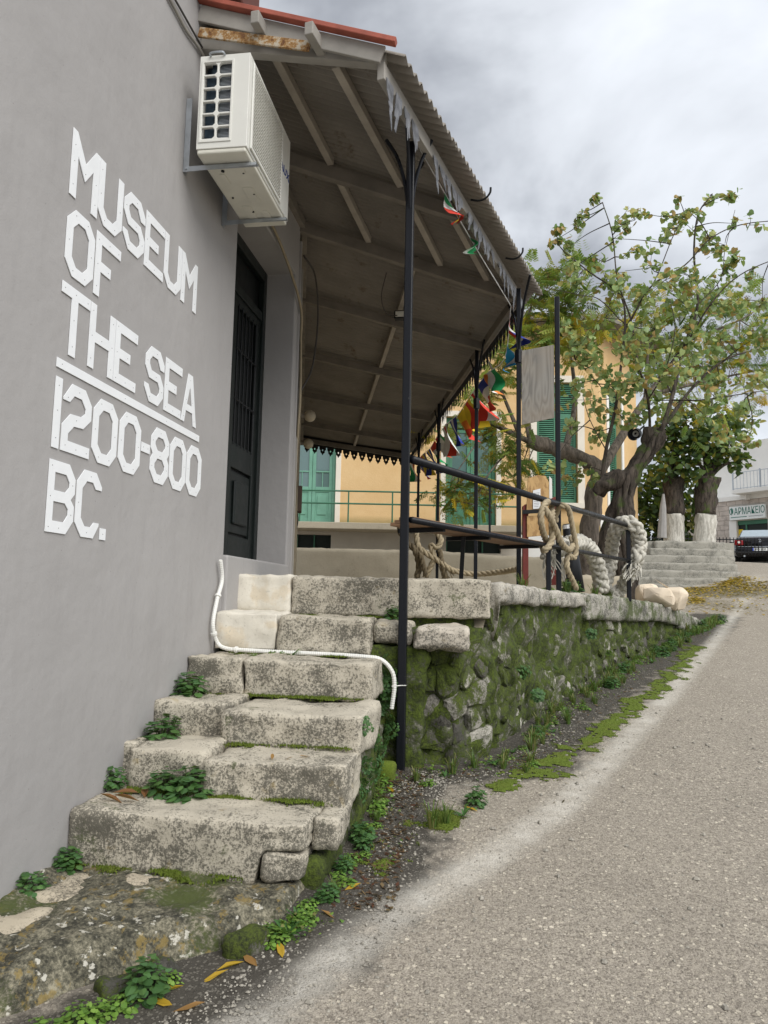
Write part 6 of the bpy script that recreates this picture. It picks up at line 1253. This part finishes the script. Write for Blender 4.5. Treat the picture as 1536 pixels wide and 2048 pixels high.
# moss as thin grown sheets
def moss(lab, x0, x1, y0, y1, st_, mask, base, hgt=.016):
    nx_, ny_ = int((x1-x0)/st_)+1, int((y1-y0)/st_)+1; mb = MB(); id_ = {}; mv = {}
    for j in range(ny_):
        for i in range(nx_):
            x_, y_ = x0+i*st_, y0+j*st_; m_ = mask(x_, y_)
            if m_ > 0: mv[i, j] = m_; id_[i, j] = len(mb.v); mb.v.append((x_, y_, base(x_, y_)-.006+min(1, m_*6)*.007+hgt*min(1, m_)**.5*(.6+.5*abs(nz((x_, y_, 0), 45)))))
    for (i, j) in id_:
        if mv[i, j] > .22 and all(k in id_ for k in ((i+1, j), (i+1, j+1), (i, j+1))): mb.f.append((id_[i, j], id_[i+1, j], id_[i+1, j+1], id_[i, j+1])); mb.mi.append(0)
    for (i, j) in list(id_):                                # short upright shoots
        for k in range(3 if mv[i, j] > .15 else 1):
            p = V(mb.v[id_[i, j]])+V((random.uniform(-.6, .6)*st_, random.uniform(-.6, .6)*st_, -.002)); a = random.uniform(0, 6.28); h2 = random.uniform(.5, 1.)*hgt*.9; d = V((math.cos(a), math.sin(a), 0))*.0035
            mb.add([p-d, p+d, p+V((random.uniform(-.005, .005), random.uniform(-.005, .005), h2))], [(0, 1, 2)])
    obj('moss', mb, 'moss', kind='stuff', label=lab, cat='moss')
ml = np.array([tuple(onG(*p))[:2] for p in [(1392, 1292), (1335, 1362), (1240, 1432), (1165, 1495), (1060, 1556), (990, 1580)]])
mdist = lambda x_, y_: float(dseg(np.array([[x_, y_]]), ml)[0])
moss('bright green moss band on the asphalt along the mossy wall', 1.6, 4.9, 4.1, 11.3, .022, lambda x_, y_: (.13-mdist(x_, y_))/.15+1.0*fract((x_, y_, 0), 5.5, 3, 5)-.12-(.5 if nz((x_, y_, 0), 40) > .32 else 0) if abs(x_-(1.75+(y_-4.6)*.42)) < .8 else -1, gh, .009)
for px, py, R_, lab in ((880, 1640, .14, 'green moss cushion on the asphalt in front of the black post'), (790, 1722, .10, 'green moss cushion on the asphalt beside the staircase')):
    c = onG(px, py); moss(lab, c.x-.3, c.x+.3, c.y-.3, c.y+.3, .012, lambda x_, y_: 1-math.hypot(x_-c.x, (y_-c.y)*.8)/R_+1.1*fract((x_, y_, 0), 9, 5, 5)-.1, gh, .010)
for i, (x0, x1, yr, z_, lab) in enumerate([(.05, 1.04, 4.085, .893, 'moss growing in the joint below the upper step'), (.43, 1.05, 3.60, .728, 'moss growing in the joint of the middle step'), (.08, 1.05, 3.28, .565, 'moss growing in the joint at the back of the long step'), (.4, 1.1, 4.815, 1.315, 'moss growing in the joint under the terrace edge'), (.0, .75, 2.955, .352, 'moss growing in the joint at the foot of the long step'), (.1, .95, 4.478, 1.09, 'moss growing behind the white conduit')]):
    moss(lab, x0, x1, yr-.10, yr+.03, .011, lambda x_, y_: (y_-(yr-.085))/.09+1.0*fract((x_, y_, 0), 8, i*3.)-.45, lambda x_, y_: z_, .016)
# fallen leaves
FLV = []
for i, c in enumerate([(.55, .36, .04), (.5, .33, .03), (.24, .11, .05), (.36, .2, .07)]):
    mb = MB(); n = 6
    pts = [(0, -.5), (.2, -.2), (.22, .1), (0, .55), (-.22, .1), (-.2, -.2)]
    mb.add([V((a*.06, b*.09, .008+.03*a*a*(1 if i % 2 else 2)+.006*math.sin(b*4+i))) for a, b in pts], [(0, 1, 2, 3), (0, 3, 4, 5)], (*c, 1)); FLV.append(mb.mesh('fallen_leaf', 'leaf'))
def leaf_at(p, i, lab, grp=None, sc=1.): o = link('fallen_leaf', FLV[i], label=lab, cat='leaf', group=grp); o.location = p; o.rotation_euler = (random.uniform(-.25, .25), random.uniform(-.25, .25), random.uniform(0, 6.28)); o.scale = (sc, sc, sc)
for px, py, i in ((428, 1955, 0), (462, 1938, 1), (325, 2008, 0), (340, 1985, 1), (560, 1905, 0), (780, 1582, 1), (545, 1870, 3), (760, 1690, 3), (940, 1622, 0), (705, 1780, 0), (660, 1840, 3), (1090, 1470, 2), (380, 2015, 3), (500, 1925, 3)):
    p = onG(px, py); p.z = gh(p.x, p.y); leaf_at(p, i, ['yellow fallen leaf lying on the road edge', 'pale yellow fallen leaf lying on the road edge', 'red-brown fallen leaf lying at the foot of the mossy wall', 'brown-yellow fallen leaf lying on the road edge'][i], ['yellow leaves on the road edge', 'pale yellow leaves on the road edge', 'red-brown leaves', 'brown-yellow leaves on the road edge'][i])
for x_, y_ in ((.12, 3.2), (.16, 3.12), (.2, 3.22), (.1, 3.1)): leaf_at((x_, y_, .575), 2, 'curled brown fallen leaf on the long step beside the nettles', 'brown leaves on the long step', 1.2)
for x_, y_ in ((.8, 3.35), (.72, 3.38), (.86, 3.42)): leaf_at((x_, y_, .724), 3, 'small ochre fallen leaf on the right end of a step', 'ochre leaves on the step', .6)
mb = MB(); random.seed(5)
for k in range(2600):
    t = random.random(); a = 5.9+3.4*random.random(); b = 17.75-abs(random.gauss(0, .75))-.0*t
    if k % 4 == 0: a = random.uniform(4.6, 8.8); b = random.uniform(12.8, 17.5)
    if k % 9 == 0: p_ = onG(1395+random.gauss(0, 9), 1201+random.gauss(0, 3)); d = p_-CAM; a = d.dot(R0); b = d.dot(FH)
    if k % 5 == 0: t = random.random(); a = lat(1440+60*t, 1160, 18.)+random.gauss(0, .15); b = 17.8+.5*t+random.gauss(0, .2)
    p = H(a, b, 0); p.z = gh(p.x, p.y)+.012; an = random.uniform(0, 6.28); u_ = V((math.cos(an), math.sin(an), random.uniform(-.4, .4)))*.04; v_ = V((-math.sin(an), math.cos(an), random.uniform(-.4, .4)))*.022
    mb.add([p-u_, p+v_, p+u_, p-v_], [(0, 1, 2, 3)], (*random.choice([(.55, .38, .04), (.48, .32, .05), (.3, .2, .07), (.22, .14, .06), (.6, .45, .08)]), 1))
obj('leaf_litter', mb, 'leaf', kind='stuff', label='yellow leaf litter strewn at the foot of the concrete steps', cat='leaf litter')
# crumbled stones at the verge
mb = MB()
for k in range(7000):
    if k % 3: i = random.choice(range(len(EDGE)-3)) ; t = random.random(); q = EDGE[i]+(EDGE[i+1]-EDGE[i])*t; off = abs(random.gauss(0, .22)); dv = EDGE[i+1]-EDGE[i]; nn_ = np.array([dv[1], -dv[0]])/np.linalg.norm(dv); x_, y_ = q+nn_*off
    else: x_, y_ = random.uniform(.9, 3.8), random.uniform(1.9, 6.5)
    s_ = random.choice((.002, .003, .003, .004, .005, .007)); 
    if k % 60 == 0: s_ = random.uniform(.009, .016)
    z_ = gh(x_, y_)-.001; p = V((x_, y_, z_)); a0 = random.uniform(0, 6); fx = random.uniform(.7, 1.3)
    R1 = [p+V((math.cos(j*1.257+a0)*s_*fx, math.sin(j*1.257+a0)*s_/fx, s_*.25)) for j in range(5)]; R2 = [p+V((math.cos(j*1.257+a0)*s_*fx*.55, math.sin(j*1.257+a0)*s_/fx*.55, s_*random.uniform(.7, .95))) for j in range(5)]
    mb.add(R1+R2, [(0, 1, 6, 5), (1, 2, 7, 6), (2, 3, 8, 7), (3, 4, 9, 8), (4, 0, 5, 9), (5, 6, 7, 8, 9)])
obj('loose_gravel', mb, 'pebble', kind='stuff', label='loose pale gravel scattered on the asphalt edge', cat='gravel')

# ground cover and dry debris in the corner between wall and asphalt
mb = MB(); db = MB(); random.seed(31)
for k in range(5200):
    if k % 3: s_ = random.uniform(.2, WS[-1]-.1); p = W(s_, -.01-abs(random.gauss(0, .11)))
    else: t = random.random()*(len(EL)-1.001); i = int(t); p = V((EL[i][0]+(EL[i+1][0]-EL[i][0])*(t-i)+abs(random.gauss(0, .06))-.02, EL[i][1]+(EL[i+1][1]-EL[i][1])*(t-i), 0))
    if nz((p.x, p.y, 0), 2.2, 4.) < -.12: continue
    p.z = gh(p.x, p.y)+random.random()**2*.035; heart(mb, p, (UP+rnd_unit()*.6).normalized(), rnd_unit(), random.uniform(.008, .02), pick(GRA+CLO))
for k in range(2600):
    s_ = random.uniform(.1, WS[-1]); p = W(s_, -.02-abs(random.gauss(0, .2))) if k % 3 else V((random.uniform(1.1, 1.34), random.uniform(2.9, 4.5), 0))
    p.z = gh(p.x, p.y)+.006; an = random.uniform(0, 6.28); L_ = random.uniform(.006, .022); u_ = V((math.cos(an), math.sin(an), random.uniform(-.3, .3)))*L_; v_ = V((-math.sin(an), math.cos(an), random.uniform(-.3, .3)))*L_*random.uniform(.15, .5)
    db.add([p-u_, p+v_, p+u_, p-v_], [(0, 1, 2, 3)], (*random.choice([(.1, .06, .035), (.16, .1, .055), (.07, .05, .035), (.24, .17, .09), (.13, .055, .035)]), 1))
obj('ground_cover', mb, 'leaf', kind='stuff', label='low green ground cover along the foot of wall and staircase', cat='ground cover')
obj('dry_debris', db, 'leaf', kind='stuff', label='brown dry leaf debris on the dark asphalt edge', cat='debris')
